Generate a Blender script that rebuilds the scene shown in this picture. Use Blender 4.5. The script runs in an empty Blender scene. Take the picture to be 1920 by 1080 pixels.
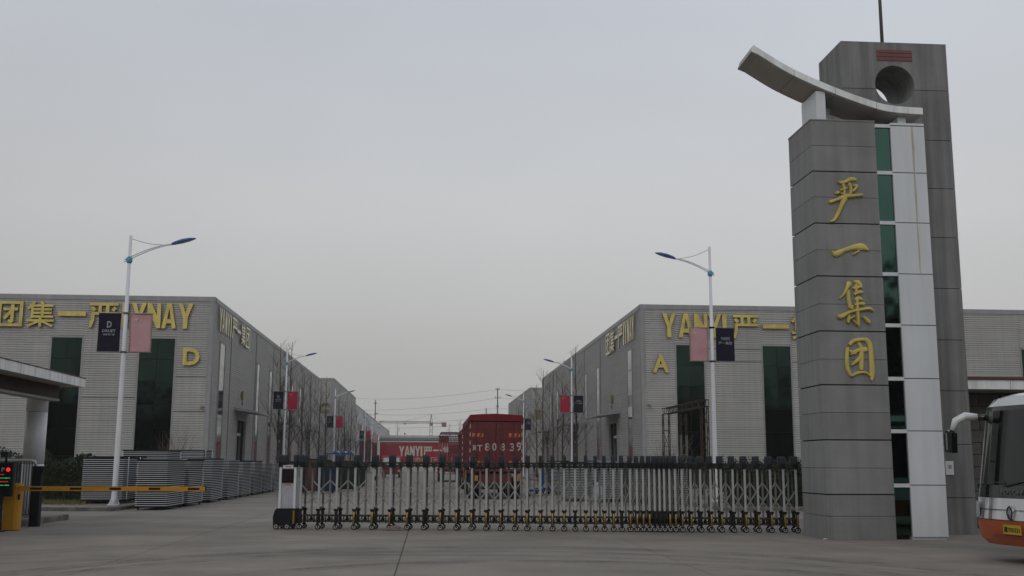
import bpy, math, random
from mathutils import Vector, Matrix
R = random.Random(7)
sc = bpy.context.scene
COL = sc.collection
rad = math.radians

# ------------------------------------------------------------------ camera, sky, sun, exposure
cam = bpy.data.cameras.new('camera'); cam.sensor_width = 36.0; cam.lens = 36.0 * 2000.0 / 1920.0
cam.clip_start = 0.1; cam.clip_end = 9000
camo = bpy.data.objects.new('camera', cam); COL.objects.link(camo)
camo.location = (0, 0, 1.65)
camo.rotation_euler = (Matrix.Rotation(rad(-4.316), 3, 'Z') @ Matrix.Rotation(rad(90 + 9.369), 3, 'X') @ Matrix.Rotation(rad(.22), 3, 'Z')).to_euler()
sc.camera = camo

SUN_EL, SUN_X, SUN_Y = rad(34), -0.35, -1.0
world = bpy.data.worlds.new('World'); sc.world = world; world.use_nodes = True
nt = world.node_tree; nt.nodes.clear()
out = nt.nodes.new('ShaderNodeOutputWorld'); bg = nt.nodes.new('ShaderNodeBackground')
sky = nt.nodes.new('ShaderNodeTexSky'); sky.sky_type = 'NISHITA'; sky.sun_disc = False
sky.sun_elevation = SUN_EL; sky.sun_rotation = math.atan2(SUN_X, SUN_Y); sky.dust_density = 4.0; sky.air_density = 1.2
tc = nt.nodes.new('ShaderNodeTexCoord'); sp = nt.nodes.new('ShaderNodeSeparateXYZ'); cr = nt.nodes.new('ShaderNodeValToRGB')
nt.links.new(tc.outputs['Generated'], sp.inputs[0]); nt.links.new(sp.outputs['Z'], cr.inputs[0])
e = cr.color_ramp.elements
e[0].position = 0.0; e[0].color = (4.15, 4.12, 4.0, 1)
e[1].position = 1.0; e[1].color = (5.1, 5.45, 6.1, 1)
for p_, c_ in ((0.09, (4.5, 4.5, 4.36)), (0.22, (5.4, 5.45, 5.5)), (0.42, (5.35, 5.68, 6.25))):
    k = e.new(p_); k.color = (*c_, 1)
cn = nt.nodes.new('ShaderNodeTexNoise'); cn.inputs['Scale'].default_value = 1.3; cn.inputs['Detail'].default_value = 3
mr = nt.nodes.new('ShaderNodeMapRange'); mr.inputs['From Min'].default_value = .3; mr.inputs['From Max'].default_value = .7
mr.inputs['To Min'].default_value = .925; mr.inputs['To Max'].default_value = 1.07
mpg = nt.nodes.new('ShaderNodeMapping'); mpg.inputs['Scale'].default_value = (1, 1, 2.5)
nt.links.new(tc.outputs['Generated'], mpg.inputs[0]); nt.links.new(mpg.outputs[0], cn.inputs['Vector']); nt.links.new(cn.outputs['Fac'], mr.inputs['Value'])
mx = nt.nodes.new('ShaderNodeMix'); mx.data_type = 'RGBA'; mx.inputs['Factor'].default_value = 0.97
nt.links.new(sky.outputs[0], mx.inputs['A']); nt.links.new(cr.outputs[0], mx.inputs['B'])
gx_ = nt.nodes.new('ShaderNodeMath'); gx_.operation = 'MULTIPLY_ADD'; gx_.inputs[1].default_value = .10; gx_.inputs[2].default_value = 1.0
nt.links.new(sp.outputs['X'], gx_.inputs[0]); gm = nt.nodes.new('ShaderNodeMath'); gm.operation = 'MULTIPLY'; nt.links.new(gx_.outputs[0], gm.inputs[0]); nt.links.new(mr.outputs[0], gm.inputs[1])
vm = nt.nodes.new('ShaderNodeVectorMath'); vm.operation = 'SCALE'
nt.links.new(mx.outputs['Result'], vm.inputs[0]); nt.links.new(gm.outputs[0], vm.inputs['Scale'])
nt.links.new(vm.outputs[0], bg.inputs['Color']); bg.inputs['Strength'].default_value = 0.1
nt.links.new(bg.outputs[0], out.inputs[0])

sl = bpy.data.lights.new('sun', 'SUN'); sl.energy = 0.5; sl.angle = rad(35); sl.color = (1, .965, .92)
slo = bpy.data.objects.new('sun', sl); COL.objects.link(slo)
sd = Vector((SUN_X, SUN_Y, 0)).normalized() * math.cos(SUN_EL) + Vector((0, 0, math.sin(SUN_EL)))
slo.rotation_euler = sd.to_track_quat('Z', 'Y').to_euler(); slo.location = (-10, -20, 30)

sc.view_settings.view_transform = 'Standard'; sc.view_settings.look = 'None'
sc.view_settings.exposure = 0.0; sc.view_settings.gamma = 1.0; sc.view_settings.use_curve_mapping = False
sc.cycles.use_denoising = True
sc.cycles.max_bounces = 6; sc.cycles.volume_bounces = 1; sc.cycles.transparent_max_bounces = 8

# ------------------------------------------------------------------ materials
MATS = {}
def mat(name, col, rough=0.6, metal=0.0, var=0.15, scale=3.0, streak=0.0, bump=0.0, spec=0.5, tint=None, rnd=0.0, fine=0.0, patch=0.0, rows=0.0):
    m = bpy.data.materials.new(name); m.use_nodes = True; n = m.node_tree; N = n.nodes; L = n.links
    if spec == .5: spec = .12 if max(col) < .075 else (.22 if rough >= .55 else .4)
    b = N['Principled BSDF']; b.inputs['Roughness'].default_value = rough; b.inputs['Metallic'].default_value = metal
    b.inputs['Specular IOR Level'].default_value = spec
    geo = N.new('ShaderNodeNewGeometry')
    no = N.new('ShaderNodeTexNoise'); no.inputs['Scale'].default_value = scale; no.inputs['Detail'].default_value = 6; no.inputs['Roughness'].default_value = .62
    L.new(geo.outputs['Position'], no.inputs['Vector'])
    r = N.new('ShaderNodeMapRange'); r.inputs['From Min'].default_value = .28; r.inputs['From Max'].default_value = .72
    r.inputs['To Min'].default_value = 1 - var; r.inputs['To Max'].default_value = 1 + var
    L.new(no.outputs['Fac'], r.inputs['Value'])
    fac = r.outputs[0]
    def mul(a, bb):
        q = N.new('ShaderNodeMath'); q.operation = 'MULTIPLY'; L.new(a, q.inputs[0]); L.new(bb, q.inputs[1]); return q.outputs[0]
    if streak:
        mp = N.new('ShaderNodeMapping'); mp.inputs['Scale'].default_value = (4.5, 4.5, .22); L.new(geo.outputs['Position'], mp.inputs[0])
        n2 = N.new('ShaderNodeTexNoise'); n2.inputs['Scale'].default_value = 1.0; n2.inputs['Detail'].default_value = 5; L.new(mp.outputs[0], n2.inputs['Vector'])
        r2 = N.new('ShaderNodeMapRange'); r2.inputs['From Min'].default_value = .38; r2.inputs['From Max'].default_value = .7
        r2.inputs['To Min'].default_value = 1 + streak * .3; r2.inputs['To Max'].default_value = 1 - streak
        L.new(n2.outputs['Fac'], r2.inputs['Value']); fac = mul(fac, r2.outputs[0])
    if fine:
        n3 = N.new('ShaderNodeTexNoise'); n3.inputs['Scale'].default_value = 60; n3.inputs['Detail'].default_value = 2; L.new(geo.outputs['Position'], n3.inputs['Vector'])
        r3 = N.new('ShaderNodeMapRange'); r3.inputs['From Min'].default_value = .3; r3.inputs['From Max'].default_value = .7
        r3.inputs['To Min'].default_value = 1 - fine; r3.inputs['To Max'].default_value = 1 + fine
        L.new(n3.outputs['Fac'], r3.inputs['Value']); fac = mul(fac, r3.outputs[0])
    for amt, sc_ in ((patch, (.16, .16, .16)), (rows, (.10, .10, 5.2))):
        if not amt: continue
        mp = N.new('ShaderNodeMapping'); mp.inputs['Scale'].default_value = sc_; L.new(geo.outputs['Position'], mp.inputs[0])
        n6 = N.new('ShaderNodeTexNoise'); n6.inputs['Scale'].default_value = 1; n6.inputs['Detail'].default_value = 4; L.new(mp.outputs[0], n6.inputs['Vector'])
        r6 = N.new('ShaderNodeMapRange'); r6.inputs['From Min'].default_value = .3; r6.inputs['From Max'].default_value = .7; r6.inputs['To Min'].default_value = 1 - amt; r6.inputs['To Max'].default_value = 1 + amt
        L.new(n6.outputs['Fac'], r6.inputs['Value']); fac = mul(fac, r6.outputs[0])
    if rnd:
        oi = N.new('ShaderNodeObjectInfo'); r4 = N.new('ShaderNodeMapRange'); r4.inputs['To Min'].default_value = 1 - rnd; r4.inputs['To Max'].default_value = 1 + rnd
        L.new(oi.outputs['Random'], r4.inputs['Value']); fac = mul(fac, r4.outputs[0])
    base = N.new('ShaderNodeRGB'); base.outputs[0].default_value = (*col, 1); src = base.outputs[0]
    if tint:
        n5 = N.new('ShaderNodeTexNoise'); n5.inputs['Scale'].default_value = scale * .6; n5.inputs['Detail'].default_value = 4; L.new(geo.outputs['Position'], n5.inputs['Vector'])
        mm = N.new('ShaderNodeMix'); mm.data_type = 'RGBA'; mm.inputs['A'].default_value = (*col, 1); mm.inputs['B'].default_value = (*tint, 1)
        r5 = N.new('ShaderNodeMapRange'); r5.inputs['From Min'].default_value = .42; r5.inputs['From Max'].default_value = .66; L.new(n5.outputs['Fac'], r5.inputs['Value'])
        L.new(r5.outputs[0], mm.inputs['Factor']); src = mm.outputs['Result']
    v = N.new('ShaderNodeVectorMath'); v.operation = 'SCALE'; L.new(src, v.inputs[0]); L.new(fac, v.inputs['Scale'])
    L.new(v.outputs[0], b.inputs['Base Color'])
    if bump:
        bp = N.new('ShaderNodeBump'); bp.inputs['Strength'].default_value = bump; bp.inputs['Distance'].default_value = .02
        n4 = N.new('ShaderNodeTexNoise'); n4.inputs['Scale'].default_value = max(scale * 4, 8); n4.inputs['Detail'].default_value = 6; L.new(geo.outputs['Position'], n4.inputs['Vector'])
        L.new(n4.outputs['Fac'], bp.inputs['Height']); L.new(bp.outputs[0], b.inputs['Normal'])
    MATS[name] = m; return m

def emis(name, col, s):
    m = mat(name, (0.01, .01, .01)); b = m.node_tree.nodes['Principled BSDF']
    b.inputs['Emission Color'].default_value = (*col, 1); b.inputs['Emission Strength'].default_value = s; return m

mat('corrugated', (.40, .395, .38), .5, .0, .09, .35, streak=.09, spec=.4, rows=.07)
mat('corrugated_far', (.34, .335, .32), .5, 0, .06, .2, streak=.06)
mat('corrugated_pale', (.42, .44, .46), .5, 0, .08, .2, streak=.08)
mat('trim', (.27, .27, .28), .5, .1, .1, 1.5, streak=.12)
mat('trim_dark', (.12, .12, .12), .6, 0, .1, 1.5)
mat('roof', (.25, .25, .25), .7)
mat('glass_green', (.020, .038, .032), .05, 1.0, .2, .8)
mat('glass_side', (.25, .26, .25), .08, 1.0, .2, .8)
mat('glass_pylon', (.055, .108, .088), .04, 1.0, .08, .8)
mat('red_brown', (.10, .035, .03), .5)
mat('gold', (.62, .50, .14), .45, .15, .12, 2.2, streak=.12, tint=(.50, .39, .11))
mat('brass_dull', (.20, .165, .085), .6, 0, .1, 2)
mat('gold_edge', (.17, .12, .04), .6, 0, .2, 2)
mat('cream', (.80, .77, .56), .5, 0, .08, 2, streak=.1)
mat('stone', (.218, .217, .212), .62, 0, .12, 1.2, streak=.14, bump=.15, rnd=.08, fine=.14)
mat('stone_lit_side', (.24, .239, .234), .62, 0, .10, 1.2, streak=.16, bump=.15, rnd=.08, fine=.12)  # same stone as the front; the left face's extra light is in this colour
mat('stone_rear', (.192, .190, .185), .66, 0, .14, .9, streak=.38, bump=.2, rnd=.06, fine=.14)
mat('stone_core', (.05, .05, .05), .8)
mat('mortar_line', (.035, .032, .03), .9)
mat('white_panel', (.60, .62, .635), .35, 0, .05, .7, streak=.08, rnd=.02)
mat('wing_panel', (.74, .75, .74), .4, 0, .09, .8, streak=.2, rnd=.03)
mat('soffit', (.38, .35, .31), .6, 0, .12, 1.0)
mat('stripe_red', (.17, .045, .045), .5, 0, .15, 3)
mat('stain', (.44, .41, .30), .6, 0, .2, 4)
mat('concrete', (.235, .21, .182), .82, 0, .17, .55, patch=.12, spec=.1, bump=.12, rnd=.035, fine=.10, tint=(.195, .175, .15))
mat('concrete_far', (.215, .192, .165), .85, 0, .12, .15, fine=.05)
mat('joint', (.06, .052, .044), .95)
mat('kerb', (.17, .16, .145), .85, 0, .35, 3, bump=.3, tint=(.1, .095, .09))
mat('paving', (.18, .162, .14), .85, 0, .2, 1.2, bump=.2)
mat('alu_white', (.62, .63, .63), .35, .1, .05, 4)
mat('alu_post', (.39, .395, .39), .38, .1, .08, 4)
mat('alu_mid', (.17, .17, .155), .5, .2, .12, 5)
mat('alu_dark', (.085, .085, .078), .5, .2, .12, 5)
mat('alu_grey', (.31, .31, .29), .45, .3, .12, 5)
mat('black_plastic', (.012, .013, .015), .45, 0, .2, 5)
mat('cap_grey', (.030, .036, .042), .5, 0, .15, 5)
mat('chain', (.05, .052, .042), .5, .4, .4, 30)
mat('gold_strip', (.26, .15, .025), .35, .3, .1, 5)
mat('tyre', (.012, .012, .012), .8)
mat('hub', (.4, .38, .37), .35, .6, .1, 9)
mat('marble', (.38, .38, .41), .4, 0, .16, 7)
mat('pole_white', (.66, .67, .70), .4, .05, .05, 1.2)
mat('lamp_blue', (.028, .075, .26), .35, 0, .1, 4)
mat('lamp_knob', (.10, .30, .42), .4)
mat('lamp_glass', (.4, .42, .42), .2)
mat('banner_dark', (.012, .010, .024), .6, 0, .1, 3)
mat('banner_pink', (.50, .29, .31), .7, 0, .08, 2.5, tint=(.46, .25, .27))
mat('banner_pink_edge', (.30, .19, .14), .7)
mat('banner_red', (.36, .018, .05), .6, 0, .08, 3)
mat('star_pale', (.5, .35, .25), .6)
mat('text_white', (.45, .46, .48), .6)
mat('text_dim', (.30, .31, .33), .6)
mat('text_tan', (.50, .49, .40), .6)
mat('truck_red', (.118, .012, .016), .5, 0, .25, 2.2, streak=.2)
mat('tarp_red', (.14, .008, .012), .6, 0, .12, 1.5, bump=.5)
mat('cab_red', (.22, .012, .014), .35, 0, .1, 2)
mat('bar_dark', (.06, .04, .038), .5, .3, .2, 6)
mat('reflect_orange', (.42, .16, .025), .4)
mat('reflect_red', (.22, .015, .015), .4)
mat('paint_white', (.40, .38, .34), .6, 0, .2, 12)
mat('banner_wall_red', (.26, .012, .022), .55, 0, .12, .3)
mat('banner_wall_dark', (.11, .014, .02), .6, 0, .2, .4)
mat('wall_white', (.42, .42, .41), .7)
mat('bus_white', (.62, .63, .62), .18, 0, .03, 2, spec=.6)
mat('bus_orange', (.42, .085, .022), .2, 0, .05, 2, spec=.6)
mat('bus_black', (.008, .009, .009), .12, 0, .1, 2, spec=.6)
mat('bus_glass', (.008, .011, .010), .05, 0, .3, 1.6, spec=.45)
mat('chrome', (.55, .56, .57), .15, .9)
mat('lens', (.40, .44, .45), .1, 0, .3, 14)
mat('plate_yellow', (.42, .30, .02), .5)
mat('plate_blue', (.02, .05, .25), .5)
mat('curtain', (.10, .11, .10), .9, 0, .1, 3)
mat('barrier_yellow', (.47, .225, .016), .4, 0, .08, 4)
mat('barrier_black', (.02, .014, .012), .5)
mat('panel_dark', (.022, .014, .013), .7, 0, .4, 2)
mat('panel_rim', (.68, .72, .74), .35, .1, .06, 3)
mat('blue_plastic', (.012, .05, .17), .5)
mat('navy', (.012, .022, .045), .55, 0, .2, 2)
mat('bin_dark', (.012, .016, .016), .6, 0, .2, 2)
mat('tan', (.28, .19, .09), .8, 0, .3, 8)
mat('bark', (.075, .062, .05), .9, 0, .3, 6)
mat('twig', (.085, .070, .058), .9, 0, .2, 2)
mat('shrub_twig', (.13, .095, .07), .9, 0, .2, 2)
mat('leaf', (.026, .038, .016), .6, 0, .45, 5, tint=(.014, .022, .011))
mat('leaf_dry', (.10, .085, .04), .8, 0, .3, 6)
mat('grass_dry', (.14, .125, .06), .9, 0, .3, 4)
mat('brown_fascia', (.030, .017, .013), .5, 0, .2, 2)
mat('steel_dark', (.034, .032, .029), .6, .2, .4, 4, tint=(.05, .034, .026))
mat('steel_rust', (.055, .033, .027), .7, .1, .3, 4)
mat('steel_pale', (.16, .17, .15), .6, .2, .2, 4)
mat('crane', (.14, .07, .055), .6)
mat('wire', (.10, .10, .10), .7)
mat('pole_conc', (.13, .12, .12), .8)
mat('block', (.10, .095, .088), .85, 0, .2, 2.5, bump=.4, rnd=.10)
mat('block_joint', (.065, .062, .058), .9)
mat('skin', (.36, .2, .14), .6)
mat('cloth_grey', (.10, .11, .13), .9)
mat('fence_metal', (.12, .12, .11), .5, .2, .15, 3)
mat('screen', (.012, .010, .011), .3)
mat('plate_white', (.55, .55, .55), .4)
mat('debris', (.17, .135, .115), .9, 0, .3, 12)
emis('led_red', (1, .02, .03), 1.0); emis('led_green', (.03, 1, .25), .75); emis('chev_blue', (.03, .35, .75), .45)

# concrete: add curved tyre marks (stains with a shape of their own)
def tyre_marks(m):
    n = m.node_tree; N = n.nodes; L = n.links; b = N['Principled BSDF']; lk = b.inputs['Base Color'].links[0].from_socket
    geo = N.new('ShaderNodeNewGeometry'); s = N.new('ShaderNodeSeparateXYZ'); L.new(geo.outputs['Position'], s.inputs[0])
    tot = None
    def M(op, a, c=None, d=None):
        q = N.new('ShaderNodeMath'); q.operation = op
        for i, x in enumerate((a, c, d)):
            if x is None: continue
            if isinstance(x, (int, float)): q.inputs[i].default_value = x
            else: L.new(x, q.inputs[i])
        return q.outputs[0]
    no = N.new('ShaderNodeTexNoise'); no.inputs['Scale'].default_value = 1.1; no.inputs['Detail'].default_value = 5; L.new(geo.outputs['Position'], no.inputs['Vector'])
    no2 = N.new('ShaderNodeTexNoise'); no2.inputs['Scale'].default_value = 14; no2.inputs['Detail'].default_value = 4; L.new(geo.outputs['Position'], no2.inputs['Vector'])
    for cx, cy, r0, w, a in ((1.0, 12.6, 9.3, .16, .5), (1.0, 12.6, 9.62, .10, .4), (1.2, 12.6, 8.95, .10, .35), (.7, 12.8, 8.3, .12, .42), (.7, 12.8, 8.05, .07, .35), (1.6, 11.9, 7.0, .16, .45), (1.6, 11.9, 6.7, .08, .35), (2.4, 4, 20.0, .12, .3), (2.4, 4, 20.6, .08, .3), (-1, 4.0, 16.2, .14, .3)):
        dx = M('SUBTRACT', s.outputs[0], cx); dy = M('SUBTRACT', s.outputs[1], cy)
        d = M('SQRT', M('ADD', M('MULTIPLY', M('MULTIPLY', dx, dx), 1.32), M('MULTIPLY', dy, dy)))
        q = M('DIVIDE', M('ABSOLUTE', M('SUBTRACT', d, r0)), w * 1.7)
        v = M('MULTIPLY', M('MAXIMUM', M('SUBTRACT', 1, q), 0), min(a * 1.35, .6))
        tot = v if tot is None else M('MAXIMUM', tot, v)
    fade = N.new('ShaderNodeMapRange'); fade.inputs['From Min'].default_value = .38; fade.inputs['From Max'].default_value = .6; L.new(no.outputs['Fac'], fade.inputs['Value'])
    f2 = N.new('ShaderNodeMapRange'); f2.inputs['From Min'].default_value = .2; f2.inputs['From Max'].default_value = .55; L.new(no2.outputs['Fac'], f2.inputs['Value'])
    k = M('SUBTRACT', 1, M('MULTIPLY', M('MULTIPLY', tot, fade.outputs[0]), f2.outputs[0]))
    v = N.new('ShaderNodeVectorMath'); v.operation = 'SCALE'; L.new(lk, v.inputs[0]); L.new(k, v.inputs['Scale']); L.new(v.outputs[0], b.inputs['Base Color'])
tyre_marks(MATS['concrete'])

# ------------------------------------------------------------------ mesh builder
class MB:
    def __init__(s, *mats): s.v = []; s.f = []; s.m = []; s.s = []; s.mats = list(mats)
    def mi(s, m):
        if isinstance(m, int): return m
        if m not in s.mats: s.mats.append(m)
        return s.mats.index(m)
    def add(s, vs, fs, m=0, sm=False):
        o = len(s.v); m = s.mi(m); s.v += [tuple(x) for x in vs]
        for f in fs: s.f.append(tuple(i + o for i in f)); s.m.append(m); s.s.append(sm)
        return s
    def box(s, x0, y0, z0, x1, y1, z1, m=0):
        vs = [(x, y, z) for z in (z0, z1) for y in (y0, y1) for x in (x0, x1)]
        return s.add(vs, [(0, 2, 3, 1), (4, 5, 7, 6), (0, 1, 5, 4), (2, 6, 7, 3), (0, 4, 6, 2), (1, 3, 7, 5)], m)
    def bar(s, p, q, w, h=None, m=0):
        p = Vector(p); q = Vector(q); h = h or w; d = (q - p).normalized()
        up = Vector((0, 0, 1)) if abs(d.z) < .95 else Vector((0, 1, 0))
        a = d.cross(up).normalized() * w / 2; b = a.cross(d).normalized() * h / 2
        vs = [c + sa * a + sb * b for c in (p, q) for sa, sb in ((-1, -1), (1, -1), (1, 1), (-1, 1))]
        return s.add(vs, [(0, 1, 2, 3), (7, 6, 5, 4), (0, 4, 5, 1), (1, 5, 6, 2), (2, 6, 7, 3), (3, 7, 4, 0)], m)
    def path(s, pts, rs, n=6, m=0, caps=True):
        pts = [Vector(p) for p in pts]
        if not isinstance(rs, (list, tuple)): rs = [rs] * len(pts)
        vs = []; prev = None
        for i, p in enumerate(pts):
            d = (pts[min(i + 1, len(pts) - 1)] - pts[max(i - 1, 0)]).normalized()
            if prev is None:
                a = d.cross(Vector((0, 0, 1)) if abs(d.z) < .9 else Vector((1, 0, 0))).normalized()
            else: a = (prev - d * prev.dot(d)).normalized()
            prev = a; b = d.cross(a)
            for k in range(n):
                t = 2 * math.pi * k / n; vs.append(p + (a * math.cos(t) + b * math.sin(t)) * rs[i])
        fs = [(i * n + k, i * n + (k + 1) % n, (i + 1) * n + (k + 1) % n, (i + 1) * n + k) for i in range(len(pts) - 1) for k in range(n)]
        s.add(vs, fs, m, n > 4)
        if caps:
            o = len(s.v) - len(vs)
            s.f.append(tuple(o + k for k in range(n - 1, -1, -1))); s.m.append(s.mi(m)); s.s.append(False)
            e_ = o + (len(pts) - 1) * n
            s.f.append(tuple(e_ + k for k in range(n))); s.m.append(s.mi(m)); s.s.append(False)
        return s
    def tube(s, p, q, r0, r1=None, n=8, m=0): return s.path([p, q], [r0, r0 if r1 is None else r1], n, m)
    def prism(s, poly, axis, a, b, m=0, me=None):
        n = len(poly)
        def P(u, w, t): return {'x': (t, u, w), 'y': (u, t, w), 'z': (u, w, t)}[axis]
        s.add([P(u, w, a) for u, w in poly] + [P(u, w, b) for u, w in poly], [tuple(range(n - 1, -1, -1)), tuple(range(n, 2 * n))], m)
        o = len(s.v) - 2 * n; e_ = s.mi(m if me is None else me)
        for i in range(n):
            j = (i + 1) % n; s.f.append((o + i, o + j, o + n + j, o + n + i)); s.m.append(e_); s.s.append(False)
        return s
    def build(s, name, parent=None, loc=(0, 0, 0), rz=0, fix=True):
        me = bpy.data.meshes.new(name); me.from_pydata(s.v, [], s.f)
        for m in (s.mats or ['trim']): me.materials.append(MATS[m])
        me.polygons.foreach_set('material_index', s.m); me.polygons.foreach_set('use_smooth', s.s)
        if fix:
            import bmesh
            bm = bmesh.new(); bm.from_mesh(me); bmesh.ops.recalc_face_normals(bm, faces=bm.faces); bm.to_mesh(me); bm.free()
        me.update()
        o = bpy.data.objects.new(name, me); COL.objects.link(o); o.location = loc; o.rotation_euler = (0, 0, rz)
        if parent: o.parent = parent
        return o

def link(name, me, parent=None, loc=(0, 0, 0), rot=(0, 0, 0), scale=(1, 1, 1)):
    o = bpy.data.objects.new(name, me); COL.objects.link(o); o.location = loc; o.rotation_euler = rot; o.scale = scale
    if parent: o.parent = parent
    return o
def tag(o, label, cat, group=None):
    o['label'] = label; o['category'] = cat
    if group: o['group'] = group
    return o
def thing(name, label, cat, loc=(0, 0, 0), rz=0, group=None):
    o = bpy.data.objects.new(name, None); o.empty_display_size = .3; COL.objects.link(o)
    o.location = loc; o.rotation_euler = (0, 0, rz); return tag(o, label, cat, group)
def kids(o): return [c for c in bpy.data.objects if c.parent == o]
def copy_tree(o, parent=None):
    c = o.copy(); COL.objects.link(c)
    if parent: c.parent = parent
    for ch in kids(o): copy_tree(ch, c)
    return c
def struct(o): o['kind'] = 'structure'; return o
def stuff(o): o['kind'] = 'stuff'; return o

# glyph meshes from the built-in font; returned as outline-box normalised solids in the XZ plane, facing -Y
GC = {}
def glyph(ch, w, h, d, m, bold=0.0, me=None):
    key = (ch, round(w, 3), round(h, 3), d, m, bold)
    if key in GC: return GC[key]
    c = bpy.data.curves.new('glyph', 'FONT'); c.body = ch; c.offset = bold; c.extrude = .05; c.resolution_u = 3
    o = bpy.data.objects.new('glyph', c); COL.objects.link(o); bpy.context.view_layer.update()
    src = bpy.data.meshes.new_from_object(o.evaluated_get(bpy.context.evaluated_depsgraph_get()))
    bpy.data.objects.remove(o)
    xs = [v.co.x for v in src.vertices]; ys = [v.co.y for v in src.vertices]
    x0, x1, y0, y1 = min(xs), max(xs), min(ys), max(ys)
    for v in src.vertices:
        x, y, z = v.co
        v.co = ((x - x0) / max(x1 - x0, 1e-4) * w, -(z / .05 + 1) * d / 2 - .0, (y - y0) / max(y1 - y0, 1e-4) * h)
    src.materials.clear(); src.materials.append(MATS[m])
    if me:
        src.materials.append(MATS[me])
        for p in src.polygons:
            if abs(p.normal.y) < .5: p.material_index = 1
    src.update(); GC[key] = src; return src
def text(s, w, h, d, m, parent, loc, rot=(0, 0, 0), bold=0.0, name='lettering'):
    return link(name, glyph(s, w, h, d, m, bold), parent, loc, rot)

def block(ch, w, h, d, m='gold', me='gold_edge'):
    t = .30; b = MB(m, me)
    def poly(pts, dd=1.0): b.prism([(x * w, z * h) for x, z in pts], 'y', -d * dd, 0, m, me)
    if ch == 'Y': poly([(0, 1), (t, 1), (.5, .60), (1 - t, 1), (1, 1), (.5 + t / 2, .42), (.5 + t / 2, 0), (.5 - t / 2, 0), (.5 - t / 2, .42)])
    elif ch == 'A':
        poly([(0, 0), (.27, 0), (.5, .80), (.5, 1), (.35, 1)]); poly([(1, 0), (.65, 1), (.5, 1), (.5, .80), (.73, 0)]); poly([(.33, .2), (.67, .2), (.63, .36), (.37, .36)], .9)
    elif ch == 'N': poly([(0, 0), (.28, 0), (.28, .5), (.72, 0), (1, 0), (1, 1), (.72, 1), (.72, .5), (.28, 1), (0, 1)])
    elif ch == 'I': poly([(0, 0), (1, 0), (1, 1), (0, 1)])
    return b

HANZI = {
 '严': [(0, .92, 1, .92), (.36, .92, .36, .60), (.63, .92, .63, .60), (.08, .80, .19, .66), (.92, .80, .81, .66), (.08, .555, 1, .555), (.13, .56, .12, .28), (.125, .31, .03, 0)],
 '一': [(0, .5, 1, .5)],
 '集': [(.29, 1, .03, .70), (.19, .84, .19, .34), (.50, 1, .58, .88), (.19, .83, .95, .83), (.22, .685, .90, .685), (.22, .545, .90, .545), (.19, .40, .97, .40), (.56, .83, .56, .40), (0, .245, 1, .245), (.5, .36, .5, 0), (.44, .22, .04, .02), (.56, .22, .96, .02)],
 '团': [(.06, 1, .06, 0), (.94, 1, .94, 0), (.06, .935, .94, .935), (.06, .06, .94, .06), (.2, .68, .80, .68), (.58, .86, .58, .17), (.60, .18, .42, .22), (.56, .63, .25, .30)]}
def hanzi(ch, w, h, d, m='gold', me='gold_edge', t=.115):
    b = MB(m, me)
    if ch == '一': b.prism([(0, 0), (w, 0), (w, h), (0, h)], 'y', -d, 0, m, me); return b
    for i, (xa, za, xb, zb) in enumerate(HANZI[ch]):
        p = Vector((xa * w, za * h)); q = Vector((xb * w, zb * h)); dv = (q - p).normalized(); k = t * h * (.82 if len(HANZI[ch]) > 10 else 1)
        horiz = abs(dv.x) > .9
        n = Vector((-dv.y, dv.x)) * k / 2 * (.95 if horiz else 1.1)
        b.prism([(v.x, v.y) for v in (p + n, p - n, q - n, q + n)], 'y', -d - .002 * i, 0, m, me)
    return b

# ------------------------------------------------------------------ ground
g = MB('concrete_far'); g.add([(-1500, -55, -.03), (1500, -55, -.03), (1500, 2500, -.03), (-1500, 2500, -.03)], [(0, 1, 2, 3)])
struct(g.build('ground'))
rd = struct(MB('joint').add([(-34, 2, -.014), (33.6, 2, -.014), (33.6, 86, -.014), (-34, 86, -.014)], [(0, 1, 2, 3)]).build('road'))
def slab_mesh(w, l):
    b = MB('concrete'); g1 = .006; g2 = .003; c = .012
    a = (g1, g2, w - g1, l - g2)
    b.add([(a[0], a[1], -.012), (a[2], a[1], -.012), (a[2], a[3], -.012), (a[0], a[3], -.012),
           (a[0] + c, a[1] + c, 0), (a[2] - c, a[1] + c, 0), (a[2] - c, a[3] - c, 0), (a[0] + c, a[3] - c, 0)],
          [(4, 5, 6, 7), (0, 1, 5, 4), (1, 2, 6, 5), (2, 3, 7, 6), (3, 0, 4, 7)])
    return b.build('slab').data
tmp = slab_mesh(4.8, 6.0); bpy.data.objects.remove(bpy.data.objects['slab'])
for i in range(-7, 7):
    for j in range(14):
        x = -.5 + 4.8 * i; y = 2 + 6 * j
        link('slab', tmp, rd, (x, y, R.uniform(-.002, .002)))

# island and pavements with kerbs
def pavement(name, poly, z, kerb_edges, inset=.14):
    b = MB('paving'); b.prism(poly, 'z', -.02, z - .004, 'paving')
    o = struct(b.build(name))
    for (p, q) in kerb_edges:
        p = Vector((*p, 0)); q = Vector((*q, 0)); L = (q - p).length; n = max(1, int(L / 1.0)); d = (q - p) / n
        nr = Vector((-d.y, d.x, 0)).normalized() * inset
        for k in range(n):
            a = p + d * (k + .008); c = p + d * (k + .992); zz = z + R.uniform(-.006, .008)
            kb = MB('kerb'); vs = [a, c, c + nr, a + nr]
            ch = Vector((0, 0, -.015))
            lo = [Vector((v.x, v.y, -.01)) for v in vs]; hi = [Vector((v.x, v.y, zz)) for v in vs]
            ins = [hi[0] + nr * .1, hi[1] + nr * .1, hi[2], hi[3]]
            hi[0] += ch; hi[1] += ch
            kb.add(lo + hi + ins, [(0, 1, 5, 4), (4, 5, 9, 8), (8, 9, 10, 11), (1, 2, 10, 9, 5), (3, 0, 4, 8, 11), (2, 3, 11, 10)])
            kb.build('kerbstone', o)
    return o
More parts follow.
